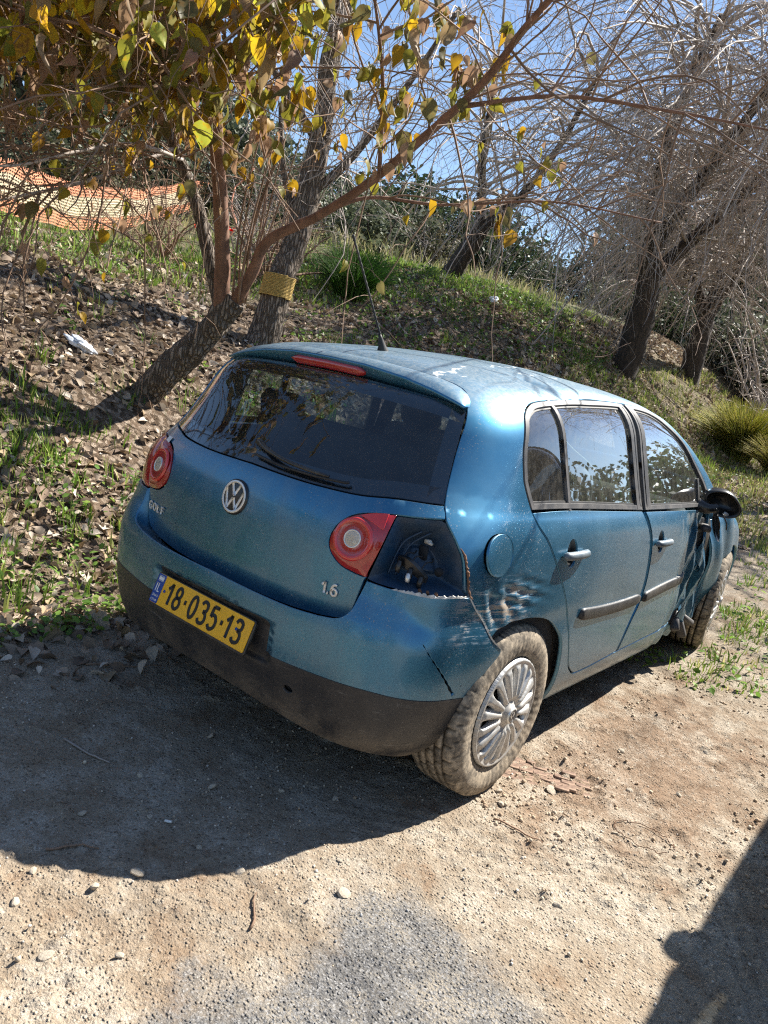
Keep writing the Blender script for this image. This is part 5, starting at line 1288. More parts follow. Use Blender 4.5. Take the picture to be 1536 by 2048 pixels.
# low weeds: broad leaves
wt,wf=leaf_shape(3,3,-.2,.2,.36);k=900;x=.55+.95*rng.random(k);y=1.9+4.5*rng.random(k)**1.3;kk=fbm(np.stack([x*4,y*4],-1),2,75)>.42;x,y=x[kk],y[kk];k=len(x)
tag(scatter(wt,wf,np.stack([x,y,G(x,y)+.01+.05*rng.random(k)],1),rots(rng,k,.5),.022+.03*rng.random(k),np.array([(.14,.25,.04),(.20,.30,.06)])[rng.integers(0,2,k)]*(.7+.6*rng.random((k,1))),'verge_weeds',M['grass']),'low leafy weeds beside the damaged front wheel','weeds',kind='stuff')
C5=sample_bank(900,lambda x,y:gd(x+3,y)*np.where(x>-1.4,1,.8));n5=rng.integers(5,16,len(C5));ci=np.repeat(np.arange(len(C5)),n5);N=len(ci)
a=rng.random(N)*6.283;rr=.02+.09*rng.random(N);x=C5[ci,0]+rr*np.cos(a);y=C5[ci,1]+rr*np.sin(a)
pos=np.stack([x,y,G(x,y)+.015+.06*rng.random(N)],1);c=np.array([(.10,.20,.03),(.16,.27,.05),(.22,.30,.06)])[rng.integers(0,3,N)]*(.7+.6*rng.random((N,1)))
wt,wf=leaf_shape(3,3,-.2,.2,.36)
tag(scatter(wt,wf,pos,rots(rng,N,.5),.02+.03*rng.random(N),c,'weeds',M['grass']),'low broad leaved weeds on the bank','weeds',kind='stuff')
# green herb slope right behind the car roof
k=3000;x=-3.4-3.4*rng.random(k);y=4.6+6.5*rng.random(k);pos=np.stack([x,y,G(x,y)+.02+.14*rng.random(k)**1.5],1)
c=np.array([(.10,.185,.03),(.14,.24,.045),(.075,.13,.03)])[rng.integers(0,3,k)]*(.7+.6*rng.random((k,1)))
tag(scatter(wt,wf,pos,rots(rng,k,.6),.03+.05*rng.random(k),c,'undergrowth',M['grass']),'leafy green undergrowth on the slope behind the car','undergrowth',kind='stuff')
# dry hillside scrub grass
k=2600;x=-8-26*rng.random(k);y=-2+34*rng.random(k)
grass('hillside_grass',np.stack([x,y],1),rng.integers(6,14,k),.25+.35*rng.random(k),.25+.3*rng.random(k),[(.30,.27,.13),(.20,.22,.08),(.38,.33,.19)],'dry pale grass on the hillside',.014)
# ------------------------------------------------------------------ foreground tree with yellow leaves
rng=np.random.default_rng(33)
def Gs(x,y): return float(G(np.array([x]),np.array([y]),False)[0])
t1=empty('leafy_tree',(-3.12,1.05,Gs(-3.12,1.05)));tag(t1,'leaning multi-stemmed tree with yellowing leaves over the car','tree')
B1=np.array(t1.location)
def lp(L): return [tuple(np.array(p)-B1) for p in L]
limb('trunk',lp([(-3.22,1.00,.66),(-3.08,1.08,.90),(-2.85,1.13,1.16),(-2.64,1.2,1.42),(-2.50,1.23,1.60),(-2.44,1.235,1.68)]),.118,.084,M['bark'],t1,36,16,.17,3,.25)
STEM=[(-2.54,1.215,1.47),(-2.50,1.10,1.95),(-2.47,.97,2.35),(-2.37,.80,2.65),(-2.28,.65,2.92),(-2.07,.42,3.25),(-1.9,.1,3.8)]
LR=[(-2.47,1.23,1.60),(-2.30,1.22,1.88),(-2.18,1.22,2.10),(-1.88,1.35,2.31),(-1.46,1.39,2.58),(-.82,1.34,3.02),(-.43,1.13,3.22),(.15,.85,3.5)]
LL=[(-2.54,1.22,1.56),(-2.68,1.15,1.9),(-2.79,1.08,2.21),(-2.95,1.0,2.5),(-3.05,.9,2.72),(-3.2,.6,3.2)]
limb('stem',lp(STEM),.058,.032,M['bark2'],t1,18,12,.07,5)
limb('limb',lp(LR),.045,.014,M['bark2'],t1,18,12,.07,6)
limb('limb',lp(LL),.058,.030,M['bark'],t1,18,12,.10,7)
SUB=[[(-2.95,1.0,2.55),(-2.85,.55,2.50),(-2.70,.10,2.30),(-2.75,-.25,2.10),(-2.95,-.55,2.02)],
     [(-3.0,.95,2.62),(-2.95,.4,2.25),(-3.0,.0,2.02),(-3.05,-.35,1.86),(-3.15,-.7,1.80)],
     [(-2.30,.68,2.88),(-2.0,.35,2.72),(-1.75,.05,2.62),(-1.7,-.25,2.72)],
     [(-1.88,1.35,2.31),(-1.7,1.6,2.5),(-1.3,1.9,2.55),(-.7,2.3,2.7),(-.1,2.7,2.7)],
     [(-1.46,1.39,2.58),(-1.2,1.0,2.9),(-.95,.6,3.05),(-.7,.2,3.1)],
     [(-.9,1.36,2.95),(-.4,1.55,3.05),(.2,1.7,3.0),(.8,1.8,2.9)],
     [(-2.3,.68,2.95),(-2.45,.2,3.05),(-2.6,-.3,3.0),(-2.75,-.8,2.9)],[(-3.1,.8,2.95),(-3.0,.3,3.1),(-2.85,-.2,3.05),(-2.8,-.7,2.95)],[(-2.2,.55,3.0),(-2.0,.1,3.15),(-1.9,-.4,3.1)]]
for i,s in enumerate(SUB): limb('branch',lp(s),.015,.005,M['twig'] if i<2 else M['bark2'],t1,8,8,.08,10+i)
for i in range(9):
    a=np.array([-2.46+.10*rng.random(),1.2+.1*rng.random(),1.66]);b=a+np.array([.08+.45*rng.random(),.05*rng.normal()-.15,.75+.5*rng.random()])
    limb('shoot',lp([a,(a+b)/2+rng.normal(0,.04,3),b]),.009,.004,M['twigbrown'],t1,6,6,.05,20+i)
# finer branches and twigs
src=[np.array(cr(s,10)) for s in (STEM[3:],LR[4:],LL[3:])+tuple(SUB)]
bp=[];bd_=[]
for s in src:
    n=19 if len(s)>25 else 12
    if s[:,0].mean()<-1.9: n=int(n*1.9)
    i=rng.integers(2,len(s),n);bp.append(s[i]);bd_.append(np.gradient(s,axis=0)[i])
S=np.concatenate(bp);D=np.concatenate(bd_);D/=np.linalg.norm(D,axis=1)[:,None];D=D*.5+rng.normal(0,.75,D.shape)+np.array([.05,-.30,.25])
Bz=grow(S,D,.7+.9*rng.random(len(S)),.30,.16,9,rng);r=np.linspace(.0062,.0026,9)[None]*(.7+.6*rng.random((len(S),1)))
parts=[batch_tubes(Bz,r,5)]
i=rng.integers(0,len(S),1050);j=rng.integers(2,9,1050);S2=Bz[i,j];D2=rng.normal(0,1,(1050,3))+(Bz[i,np.minimum(j,7)+1]-Bz[i,np.minimum(j,7)])*4+np.array([0,-.1,-.1])
Tw=grow(S2,D2,.16+.42*rng.random(1050),.7,.18,6,rng);parts.append(batch_tubes(Tw,np.linspace(.0027,.0014,6)[None]*np.ones((1050,1)),4))
V,F=joinparts(parts);o=mk('twigs',V-B1,F,M['twigbrown'],t1);o['kind']='stuff'
# leaves: the largest in view are single objects
i=rng.integers(0,1050,8800);j=rng.integers(1,6,8800);lpz=Tw[i,j]+rng.normal(0,.02,(8800,3))
k2=rng.integers(0,len(S),350);lpz=np.concatenate([lpz,Bz[k2,rng.integers(4,9,350)]])
def proj(P):
    d=P-CAM;z=d@FW;return np.stack([768+1500*(d@RT)/z,1024-1500*(d@UP)/z,z],1)
pj=proj(lpz)
right=np.clip((lpz[:,0]+1.45)/.95,0,1);low=np.clip((2.80-lpz[:,2])/.42,0,1)   # bare towards the tips and the lower sprays
keep=(rng.random(len(lpz))>.93*right)&(rng.random(len(lpz))>.965*low)&(pj[:,2]>2.2)&(lpz[:,0]<-.45)
lpz=lpz[keep];pj=pj[keep];N=len(lpz)
vis=(pj[:,0]>-20)&(pj[:,0]<1556)&(pj[:,1]>-40)
order=np.argsort(np.where(vis,pj[:,2],99));one=order[:300];rest=order[300:]
shp=[leaf_shape(7,5,-.40,.40,.37,.05),leaf_shape(7,5,.35,.30,.40,.07),leaf_shape(7,5,-.85,.80,.32,.09)]
tone=np.ones(3)
lm=[[meshdata('leaf',s[0]*np.array([1,-1,1]),s[1],m_) for m_ in LY] for s in shp]
prob=np.array([.26,.28,.28,.18]);ci=rng.choice(4,N,p=prob)
def leafrot(): return (-(math.pi/2)*(.62+.38*rng.random())*-1+rng.normal(0,.45),rng.normal(0,.5),rng.random()*6.283)
for q in one:
    o=link('leaf',lm[2 if ci[q]==2 else rng.integers(0,2)][ci[q]],t1,tuple(lpz[q]-B1));s=.066+.074*rng.random()**1.4;o.scale=(s,s,s)
    o.rotation_euler=(math.pi/2*(.55+.4*rng.random()),rng.normal(0,.4),rng.random()*6.283)
from mathutils import Euler
Rr=np.array([np.array(Euler((math.pi/2*(.55+.4*rng.random()),rng.normal(0,.4),rng.random()*6.283)).to_matrix()) for _ in rest])
for c in range(4):
    kk=rest[ci[rest]==c];rr=Rr[ci[rest]==c]
    if len(kk): 
        o=scatter(shp[0][0]*np.array([1,-1,1]),shp[0][1],lpz[kk]-B1,rr,.055+.065*rng.random(len(kk)),np.ones((len(kk),3)),'foliage',LY[c],t1);o['kind']='stuff'
# ------------------------------------------------------------------ thick trunk with the rope
t2=empty('roped_tree',(-3.95,2.90,Gs(-3.95,2.90)));tag(t2,'tall furrowed grey trunk with a yellow rope wrapped round it','tree')
B2=np.array(t2.location);lq=lambda L:[tuple(np.array(p)-B2) for p in L]
limb('trunk',lq([(-3.96,2.86,1.25),(-3.93,2.89,1.45),(-3.90,2.94,2.0),(-3.84,3.04,2.63),(-3.74,3.01,3.52),(-3.71,2.93,4.11),(-3.59,2.93,4.7),(-3.4,2.9,5.8)]),.168,.062,M['bark'],t2,40,18,.17,31,.2)
T2B=[[(-3.8,3.03,2.9),(-3.5,3.2,3.3),(-3.1,3.3,3.9),(-2.6,3.3,4.6)],[(-3.75,3.0,3.4),(-4.2,2.8,3.9),(-4.7,2.6,4.5)],[(-3.7,2.95,4.1),(-3.3,2.5,4.5),(-2.8,2.0,4.8)],[(-3.84,3.04,2.6),(-4.05,2.9,3.1),(-4.15,2.8,3.7)]]
for i,s in enumerate(T2B): limb('limb',lq(s),.050,.02,M['bark'],t2,12,9,.12,40+i)
S=np.concatenate([cr(s,12)[rng.integers(6,len(cr(s,12)),45)] for s in T2B[:3]]);D=rng.normal(0,1,(len(S),3))+[0,-.1,.3]
Tz=grow(S,D,.6+.9*rng.random(len(S)),.8,.2,8,rng);pr=[batch_tubes(Tz,np.linspace(.009,.003,8)[None]*np.ones((len(S),1)),4)]
i=rng.integers(0,len(S),500);D=rng.normal(0,1,(500,3));Tz2=grow(Tz[i,rng.integers(2,8,500)],D,.3+.5*rng.random(500),.8,.2,6,rng);pr.append(batch_tubes(Tz2,np.full((500,6),.0028),3))
V,F=joinparts(pr);o=mk('twigs',V-B2,F,M['twig'],t2);o['kind']='stuff'
P=[];
for k in range(0,16*24):
    a=k/24*2*math.pi;z=1.90+.0135*k/24;P.append((-3.905+.06*(z-2)+.156*math.cos(a),2.935+.10*(z-2)+.156*math.sin(a),z+.003*math.sin(a*3)))
V,F=tube(np.array(P),.0072,6);tag(mk('rope',V,F,pbr('yellow_rope',(.46,.31,.09),.85,var=.4,vscale=60,bump=.6,bscale=160)),'yellow rope wound round the thick tree trunk','rope')
# ------------------------------------------------------------------ bare weeping trees
def weeping(name,label,trunk,forks,r0,nb,nt,spread,seed,thin=1.,bias=(0,0,0),mat='barkdark'):
    g=np.random.default_rng(seed);b=np.array(trunk[0]);b[2]=Gs(b[0],b[1]);t=empty(name,tuple(b));tag(t,label,'tree','bare weeping trees along the bank')
    L=lambda q:[tuple(np.array(p)-b) for p in q]
    first=np.array(trunk[0])-np.array([.0,0,.3]);limb('trunk',L([first]+trunk),r0*1.15,r0*.75,M[mat],t,20,10,.18,seed)
    src=[]
    for f in forks:
        limb('limb',L(f),r0*.55,r0*.18,M[mat],t,12,9,.14,seed+len(src)+1);src.append(cr(f,10))
    # arching branches
    S=np.concatenate([s[g.integers(len(s)//4,len(s),nb//len(src))] for s in src]);n=len(S)
    D=g.normal(0,1,(n,3))*np.array([1,1,.35])+np.array([0,0,.75])+np.array(bias)
    Bz=grow(S,D,(1.4+2.2*g.random(n))*spread,1.7,.10,11,g);p=[batch_tubes(Bz,np.linspace(.028,.008,11)[None]*(.6+.7*g.random((n,1)))*thin,5)]
    i=g.integers(0,n,nt);j=g.integers(2,11,nt);D=g.normal(0,.9,(nt,3))+(Bz[i,np.minimum(j,9)+1]-Bz[i,np.minimum(j,9)])*3.+np.array([0,0,.1])
    T=grow(Bz[i,j],D,(.6+1.5*g.random(nt))*spread*.68,1.25,.15,9,g);p.append(batch_tubes(T,np.linspace(.0062,.0026,9)[None]*(.45+1.2*g.random((nt,1))**2)*thin,3))
    n3=int(nt*1.3);i=g.integers(0,nt,n3);j=g.integers(2,9,n3);D=g.normal(0,1.,(n3,3))+(T[i,np.minimum(j,7)+1]-T[i,np.minimum(j,7)])*2
    T3=grow(T[i,j],D,.15+.5*g.random(n3),.9,.17,6,g);p.append(batch_tubes(T3,np.linspace(.0036,.0018,6)[None]*np.ones((n3,1))*thin,3))
    V,F=joinparts(p);gz=G0(V[:,0],V[:,1]);V[:,2]=np.maximum(V[:,2],gz+.02);o=mk('twigs',V-b,F,M['twig'],t);o['kind']='stuff';return t
weeping('bare_tree','dark leaning forked trunk under bare twigs against the blue sky gap',[(-6.5,9.3,3.1),(-6.3,9.42,3.7),(-6.05,9.51,4.29)],[[(-6.08,9.5,4.22),(-6.15,9.4,4.9),(-6.22,9.26,5.6),(-6.0,8.9,6.6)],[(-6.08,9.5,4.22),(-5.75,9.6,4.6),(-5.4,9.62,4.94),(-4.84,9.5,5.7),(-4.3,9.2,6.6)]],.20,75,480,1.05,61,.85,(.35,-.35,0))
weeping('bare_tree','dark leaning trunk beside the car roof under bare drooping twigs',[(-3.54,11.37,1.95),(-3.45,11.2,2.7),(-3.36,11.06,3.57),(-3.38,10.8,4.3)],[[(-3.38,10.8,4.3),(-3.4,10.4,5.2),(-3.1,9.8,6.3),(-2.5,9.0,7.2)],[(-3.38,10.8,4.3),(-2.9,10.4,5.0),(-2.2,9.8,5.8),(-1.4,9.0,6.5)],[(-3.36,11.0,3.9),(-2.7,11.2,4.9),(-1.8,11.3,6.),(-.8,11.0,7.)]],.25,240,2600,1.35,62,.85,(.25,-.75,0))
weeping('bare_tree','dark forked trunk furthest along the bank under bare twigs',[(-3.42,14.79,2.35),(-3.40,14.7,3.1),(-3.35,14.65,3.88)],[[(-3.35,14.65,3.88),(-3.2,14.4,5.2),(-2.9,13.9,6.6)],[(-3.35,14.65,3.88),(-2.9,14.3,4.9),(-2.5,13.8,6.0),(-2.2,13.2,7.)],[(-3.35,14.65,3.88),(-3.9,14.3,5.),(-4.6,13.7,6.3)]],.24,130,1200,1.35,63,.95,(-.25,-.5,0))
weeping('bare_tree','bare tree whose twigs hang in from above the far track',[(1.9,13.4,1.1),(1.8,13.2,2.6),(1.6,12.8,4.2)],[[(1.6,12.8,4.2),(1.0,12.,5.6),(.2,11,7.)],[(1.6,12.8,4.2),(1.9,11.8,5.6),(1.8,10.6,7.)],[(1.6,12.8,4.2),(.8,12.9,5.4),(-.3,12.6,6.6)]],.22,130,1150,1.45,64,.85,(-.4,-.6,0))
# ------------------------------------------------------------------ bushes and background trees
rng=np.random.default_rng(77)
def crown_mesh(name,n,seed,lobes,col,size,flat=.8):
    g=np.random.default_rng(seed);C=g.normal(0,1,(lobes,3));C/=np.linalg.norm(C,axis=1)[:,None];C*=(.25+.5*g.random((lobes,1)));C[:,2]=C[:,2]*.62+.55;R=.26+.24*g.random(lobes)
    i=g.integers(0,lobes,n);d=g.normal(0,1,(n,3));d/=np.linalg.norm(d,axis=1)[:,None];rr=R[i]*(.55+.5*g.random(n)**.5)
    P=C[i]+d*rr[:,None];P[:,2]=np.maximum(P[:,2],.02+.1*g.random(n))
    keep=fbm(P*5.5,2,seed)>.40;P=P[keep];n=len(P);i=i[keep]
    c=np.asarray(col)[g.integers(0,len(col),n)]*(.75+.5*g.random((n,1)))*(.8+.4*g.random((lobes,1)))[i]
    tv=np.array([(-.5,0,0),(0,-.28,.06),(.5,0,0),(0,.28,.06)]);R_=rots(g,n,.9)
    s=size*(.6+.8*g.random(n));V=np.einsum('nij,vj->nvi',R_,tv)*s[:,None,None]+P[:,None]
    F=(np.array([[0,1,2,3]])[None]+(np.arange(n)*4)[:,None,None]).reshape(-1,4)
    return meshdata(name,V.reshape(-1,3),F,M['foliage'],smooth=False,col=np.repeat(c,4,0))
EV=[(.035,.060,.020),(.050,.080,.030),(.028,.045,.020),(.070,.095,.040)];OL=[(.12,.14,.085),(.095,.115,.07),(.16,.17,.11),(.075,.09,.05)];BRN=[(.10,.085,.05),(.14,.12,.075),(.07,.075,.035)]
cm=[crown_mesh('crown',5200,1,16,EV,.085),crown_mesh('crown',5200,2,20,EV,.08),crown_mesh('crown',5200,3,16,OL,.085),crown_mesh('crown',4200,4,18,BRN,.075)]
def stems_mesh(seed):
    g=np.random.default_rng(seed);m=MB()
    for k in range(6):
        a=g.normal(0,.14,2);m.tube(cr([(a[0]*.3,a[1]*.3,-.12),(a[0],a[1],.25),(a[0]*2.2,a[1]*2.2,.75)],4),np.linspace(.032,.010,9),5)
    return meshdata('trunk',np.concatenate(m.V),m.F,M['barkdark'])
sm=[stems_mesh(5),stems_mesh(6)]
def bush(x,y,h,w,k,label,group,name='bush',cat='bush'):
    t=empty(name,(x,y,Gs(x,y)));tag(t,label,cat,group)
    c=link('crown',cm[k],t);c.scale=(w,w,h);c.rotation_euler=(0,0,rng.random()*6.28);s=link('trunk',sm[k%2],t);s.scale=(w,w,h);return t
ORD=['first','second','third','fourth','fifth','sixth','seventh','eighth','ninth','tenth','eleventh','twelfth','thirteenth']
def ranked(L):
    L=[tuple(p) for p in L];o=sorted(L,key=lambda p:proj(np.array([[p[0],p[1],3.]]))[0,0]);return [p+(ORD[o.index(p)],) for p in L]
for x,y,h,od in ranked([(-19.7,18.7,2.0),(-17.7,18.2,2.0),(-15.1,16.9,2.1),(-15.6,19,2.5),(-13.6,18.1,2.2),(-12.8,18.7,2.3),(-14.1,22.2,2.6),(-12.,20.7,1.9),(-13.5,25,1.9),(-12.4,25.2,1.5),(-17.2,21.5,2.6),(-10.8,20.5,1.3)]):
    bush(x,y,h*.95,h*(.8+.35*rng.random()),int(rng.integers(0,2)),f'dark evergreen bush on the ridge behind the car, {od} from the left','evergreen bushes on the ridge')
for i,(x,y,h,od) in enumerate(ranked([(-22.8,7.6,4.2),(-24.2,9.9,4.6),(-19.9,8.6,4.6),(-21.4,10.8,4.6),(-19.6,11.3,4.2),(-21.3,14.1,3.8),(-17.4,12.7,3.6),(-18.9,15.7,3.),(-26,5,5.),(-23.5,17,4)])):
    bush(x,y,h*.78,h*(.55+.2*rng.random()),2 if i%4 else 3,f'grey green tree on the hillside above the orange fence, {od} from the left','trees on the hillside','hillside_tree','tree')
for x,y,h,od in ranked([(-16,5.1,1.3),(-13.8,5.8,1.3),(-15.2,6.7,1.6),(-14.6,8.6,1.5),(-12.4,8.6,1.3),(-13.1,9.6,1.2),(-10.9,8.9,1.0),(-11.4,10.,1.3),(-10.2,11.4,1.2),(-9.4,12.4,1.1)]):
    bush(x,y,h,h*(.9+.4*rng.random()),3 if rng.random()<.6 else 2,f'dry brownish scrub bush on the slope behind the fence, {od} from the left','scrub on the slope','scrub_bush','bush')
for x,y,h,od in ranked([(-11.8,26.8,2.4),(-10.4,25.7,3.0),(-9.8,26.5,4.0),(-9.9,29.3,5.2),(-7.8,26.9,5.2),(-6.5,26.1,5.6),(-6.5,29.3,6.8),(-4.4,27,6.),(-2.5,26,6.5),(-5.5,23.5,3.4),(-3.6,22,2.6)]):
    bush(x,y,h,h*(.55+.2*rng.random()),int(rng.integers(0,4)),f'dark tree at the far end of the track behind bare twigs, {od} from the left','trees at the far end','far_tree','tree')
for x,y,h,od in ranked([(-5.9,17.5,1.0),(-5.2,17.9,1.2),(-4.7,19.1,1.5),(-3.7,18.7,1.5),(-3.0,18.9,1.9),(-2.0,19.4,2.0),(-7.1,18.2,.9),(-1.0,20.5,2.4)]):
    bush(x,y,h,h*1.1,int(rng.integers(0,4)),f'low shaded bush beyond the bare trunks, {od} from the left','low bushes beyond the trunks')
# vegetation on the camera side of the clearing, seen mirrored in the side windows
for i,(x,y,h) in enumerate([(14,24,2.6),(12.5,29,3.0),(17,19.5,2.4),(19,14.5,2.6),(20,9,2.6),(19.5,3,2.4),(18,-4,2.6),(11.5,36,3.6),(16,36,4.),(22,20,3.2),(10,-12,4),(4,-15,4.4),(-3,-16,4.2),(1.5,28,4.),(4.5,31,4.6),(8,33,4.4),(6,-30,6),(-9,-20,5)]):
    bush(x,y,h,h*.85,int(rng.integers(0,3)),'dense green tree across the clearing from the car','trees across the clearing','hedge_tree','tree')
# bare grey shrub at the right
g=np.random.default_rng(9)
def shrub(x,y,h,label,n=26,seed=9,mat='twig',cat='shrub',name='bare_shrub'):
    g=np.random.default_rng(seed);b=np.array([x,y,Gs(x,y)]);t=empty(name,tuple(b));tag(t,label,cat)
    S=np.zeros((n,3))+g.normal(0,.06,(n,3))*[1,1,0];D=g.normal(0,.45,(n,3))+[0,0,1.]
    P=grow(S-[0,0,.05],D,h*(.6+.5*g.random(n)),.35,.14,9,g);p=[batch_tubes(P,np.linspace(.024,.006,9)[None]*h/2*(.6+.8*g.random((n,1))),5)]
    i=g.integers(0,n,n*9);D=g.normal(0,.8,(n*9,3))+[0,0,.3];Q=grow(P[i,g.integers(3,9,n*9)],D,h*(.15+.25*g.random(n*9)),.5,.2,6,g);p.append(batch_tubes(Q,np.linspace(.008,.003,6)[None]*h/2*np.ones((n*9,1)),3))
    V,F=joinparts(p);mk('stems',V,F,M[mat],t)['kind']='stuff';return t
shrub(-2.2,17.2,3.4,'pale bare many-stemmed shrub behind the straw-coloured grass clump',22,9)
shrub(-1.3,15.6,2.4,'small grey leafless shrub right of the straw-coloured grass clump',16,10)
shrub(-5.6,4.3,1.6,'thin leafless brown bush on top of the bank by the roped trunk',20,11,'twigbrown')
shrub(-7.2,5.2,1.5,'leafless grey bush at the right end of the orange fence',22,12)
shrub(-6.4,3.2,1.3,'low leafless bush in front of the orange fence',18,13,'twigbrown')
# straw-coloured ornamental clump
def clump(name,x,y,n,h,rad,cols,label,seed,w=.006):
    g=np.random.default_rng(seed);b=np.array([x,y,Gs(x,y)]);a=g.random(n)*6.283;r=rad*g.random(n)**.6;ou=(.15+.75*g.random(n))*h
    m=6;P=np.zeros((n,m,3));t=np.linspace(0,1,m)
    P[:,:,0]=(r*.35*np.cos(a))[:,None]+np.cos(a)[:,None]*ou[:,None]*t**1.7;P[:,:,1]=(r*.35*np.sin(a))[:,None]+np.sin(a)[:,None]*ou[:,None]*t**1.7
    P[:,:,2]=(h*(.65+.5*g.random(n)))[:,None]*(t-.38*(ou/h)[:,None]*t**2.2)
    V,F=batch_tubes(P,np.linspace(w,w*.3,m)[None]*np.ones((n,1)),3);c=np.asarray(cols)[g.integers(0,len(cols),n)]*(.7+.6*g.random((n,1)))
    o=mk(name,V,F,M['straw'],col=np.repeat(c,m*3,0));o.location=tuple(b);return tag(o,label,'grass clump')
clump('grass_clump',-1.55,12.9,3000,1.12,.55,[(.50,.48,.11),(.40,.43,.09),(.56,.50,.20),(.28,.29,.08)],'big straw-coloured grass clump beyond the front of the car',3,.0055)
clump('grass_clump',-.75,12.2,1200,.75,.45,[(.50,.46,.13),(.55,.48,.20),(.40,.39,.10)],'smaller paler grass clump right of the big straw-coloured one',4,.0055)
clump('fennel_bush',-5.0,5.2,900,.62,.6,[(.10,.22,.04),(.14,.28,.05),(.08,.16,.03)],'feathery bright green fennel bush behind the antenna',5,.0045)
clump('fennel_bush',-5.7,6.0,700,.55,.6,[(.10,.20,.04),(.12,.25,.05)],'feathery green fennel bush left of the one behind the antenna',6,.0045)
# ------------------------------------------------------------------ orange safety fence
fe=empty('safety_fence',(-7.3,1.7,Gs(-7.3,1.7)));tag(fe,'sagging faded orange and white plastic mesh fence on the bank','fence');fb=np.array(fe.location)
ln=resample(cr([(-5.6,-1.6),(-6.4,.2),(-7.3,1.75),(-9.2,4.3),(-11.2,6.6),(-12.6,8.4)],10),.045);n=len(ln);gz=G(ln[:,0],ln[:,1],False)
rows=17;Hh=.60+.03*np.sin(np.arange(n)*.05)+.08*(vnoise(np.stack([np.arange(n)*.04,np.zeros(n)],1),4)-.5)
Pz=np.zeros((n,rows,3))
for j in range(rows):
    t=j/(rows-1);wv_=.03*np.sin(np.arange(n)*.10+t*2)+.015*np.sin(np.arange(n)*.31)
    Pz[:,j,0]=ln[:,0]+wv_*.7-.10*(1-t)**2;Pz[:,j,1]=ln[:,1]-wv_*.5;Pz[:,j,2]=gz+.10+t*Hh
orange=pbr('faded_orange_mesh',(.74,.30,.17),.6,var=.25,vscale=2);pale=pbr('faded_white_mesh',(.62,.50,.34),.65,var=.2,vscale=3)
for nm,js,mt in (('orange_net',range(12,17),orange),('white_net',range(5,13),pale),('orange_net',range(0,6),orange)):
    js=list(js);V=[];F=[];b=0;w=.0085
    for j in js[:-1] if nm!='x' else js:
        A=Pz[:,j]-[0,0,w];B_=Pz[:,j]+[0,0,w];V+= [A,B_];k=np.arange(n-1);F.append(np.stack([b+k,b+k+1,b+n+k+1,b+n+k],1));b+=2*n
    T=np.gradient(Pz[:,0],axis=0);T/=np.linalg.norm(T,axis=1)[:,None]
    m=len(js);Q=Pz[:,js];A=Q-T[:,None]*.0075;B_=Q+T[:,None]*.0075;V+=[A.reshape(-1,3),B_.reshape(-1,3)];I=np.arange(n*m).reshape(n,m)
    F.append(np.stack([b+I[:,:-1],b+n*m+I[:,:-1],b+n*m+I[:,1:],b+I[:,1:]],-1).reshape(-1,4))
    o=mk(nm,np.concatenate([v.reshape(-1,3) for v in V])-fb,np.concatenate(F),mt,fe,smooth=False)
for i in range(6,n,46):
    V,F=tube(np.array([Pz[i,0]-[0,0,.3],Pz[i,0]+[0,0,.4],Pz[i,-1]+[.02,0,.12]]),.016,7);mk('post',V-fb,F,M['rust'],fe)
# torn orange streamers caught in the branches
for i,(p,lb) in enumerate((([(-6.9,4.6,3.45),(-6.85,4.55,3.2),(-6.75,4.6,2.95),(-6.8,4.5,2.7)],'torn orange plastic strip hanging in the bare bush'),([(-6.75,4.75,3.75),(-6.85,4.7,3.6),(-6.9,4.6,3.45)],'short knotted orange plastic strip above the fence end'))):
    V,F=tube(cr(p,6),.012,4);tag(mk('plastic_strip',V,F,orange),lb,'strip')
# ------------------------------------------------------------------ small things
def bag(x,y,s,label,seed):
    import bmesh
    bm=bmesh.new();bmesh.ops.create_icosphere(bm,subdivisions=4,radius=1);P=np.array([v.co for v in bm.verts]);F=[tuple(v.index for v in f.verts) for f in bm.faces];bm.free()
    P=P*np.array([1.2,.75,.42])*(1+.8*(np.abs(fbm(P*2.1,3,seed)-.5)[:,None])*2-.25);P+= .10*(fbm(P*5,2,seed+2)-.5)[:,None]*P
    o=mk('plastic_bag',P*s,F,pbr('crumpled_white_plastic',(.62,.66,.72),.4,var=.15,bump=.5,bscale=30));o.location=(x,y,Gs(x,y)+s*.28);o.rotation_euler=(.2,.4,seed);return tag(o,label,'plastic bag')
bag(-3.5,.72,.095,'crumpled white plastic bag among the leaves on the bank',1);bag(-4.88,8.5,.14,'small white plastic bag on the green slope behind the car roof',5)
def poppy(x,y,label,sd):
    e=empty('poppy',(x,y,Gs(x,y)));tag(e,label,'flower');g=np.random.default_rng(sd);h=.38
    V,F=tube(np.array([(0,0,-.02),(.02,.01,h*.6),(.0,.03,h)]),.004,5);mk('flower_stem',V,F,M['grass'],e,col=np.tile([.1,.2,.03],(len(V),1)))
    s,f=leaf_shape(4,4,.55,.2,.6,.06);rd=MATP
    for k in range(4):
        o=mk('petal',s*.065,f,rd,e);o.location=(0,.03,h);o.rotation_euler=(.3,0,k*1.57)
MATP=leafmat('red_petal',(.70,.012,.010),.4,tone=False)
poppy(-7.3,4.35,'red poppy on the brow of the bank left of the stem',1);poppy(-7.05,4.75,'red poppy on the brow of the bank nearer the stem',2)
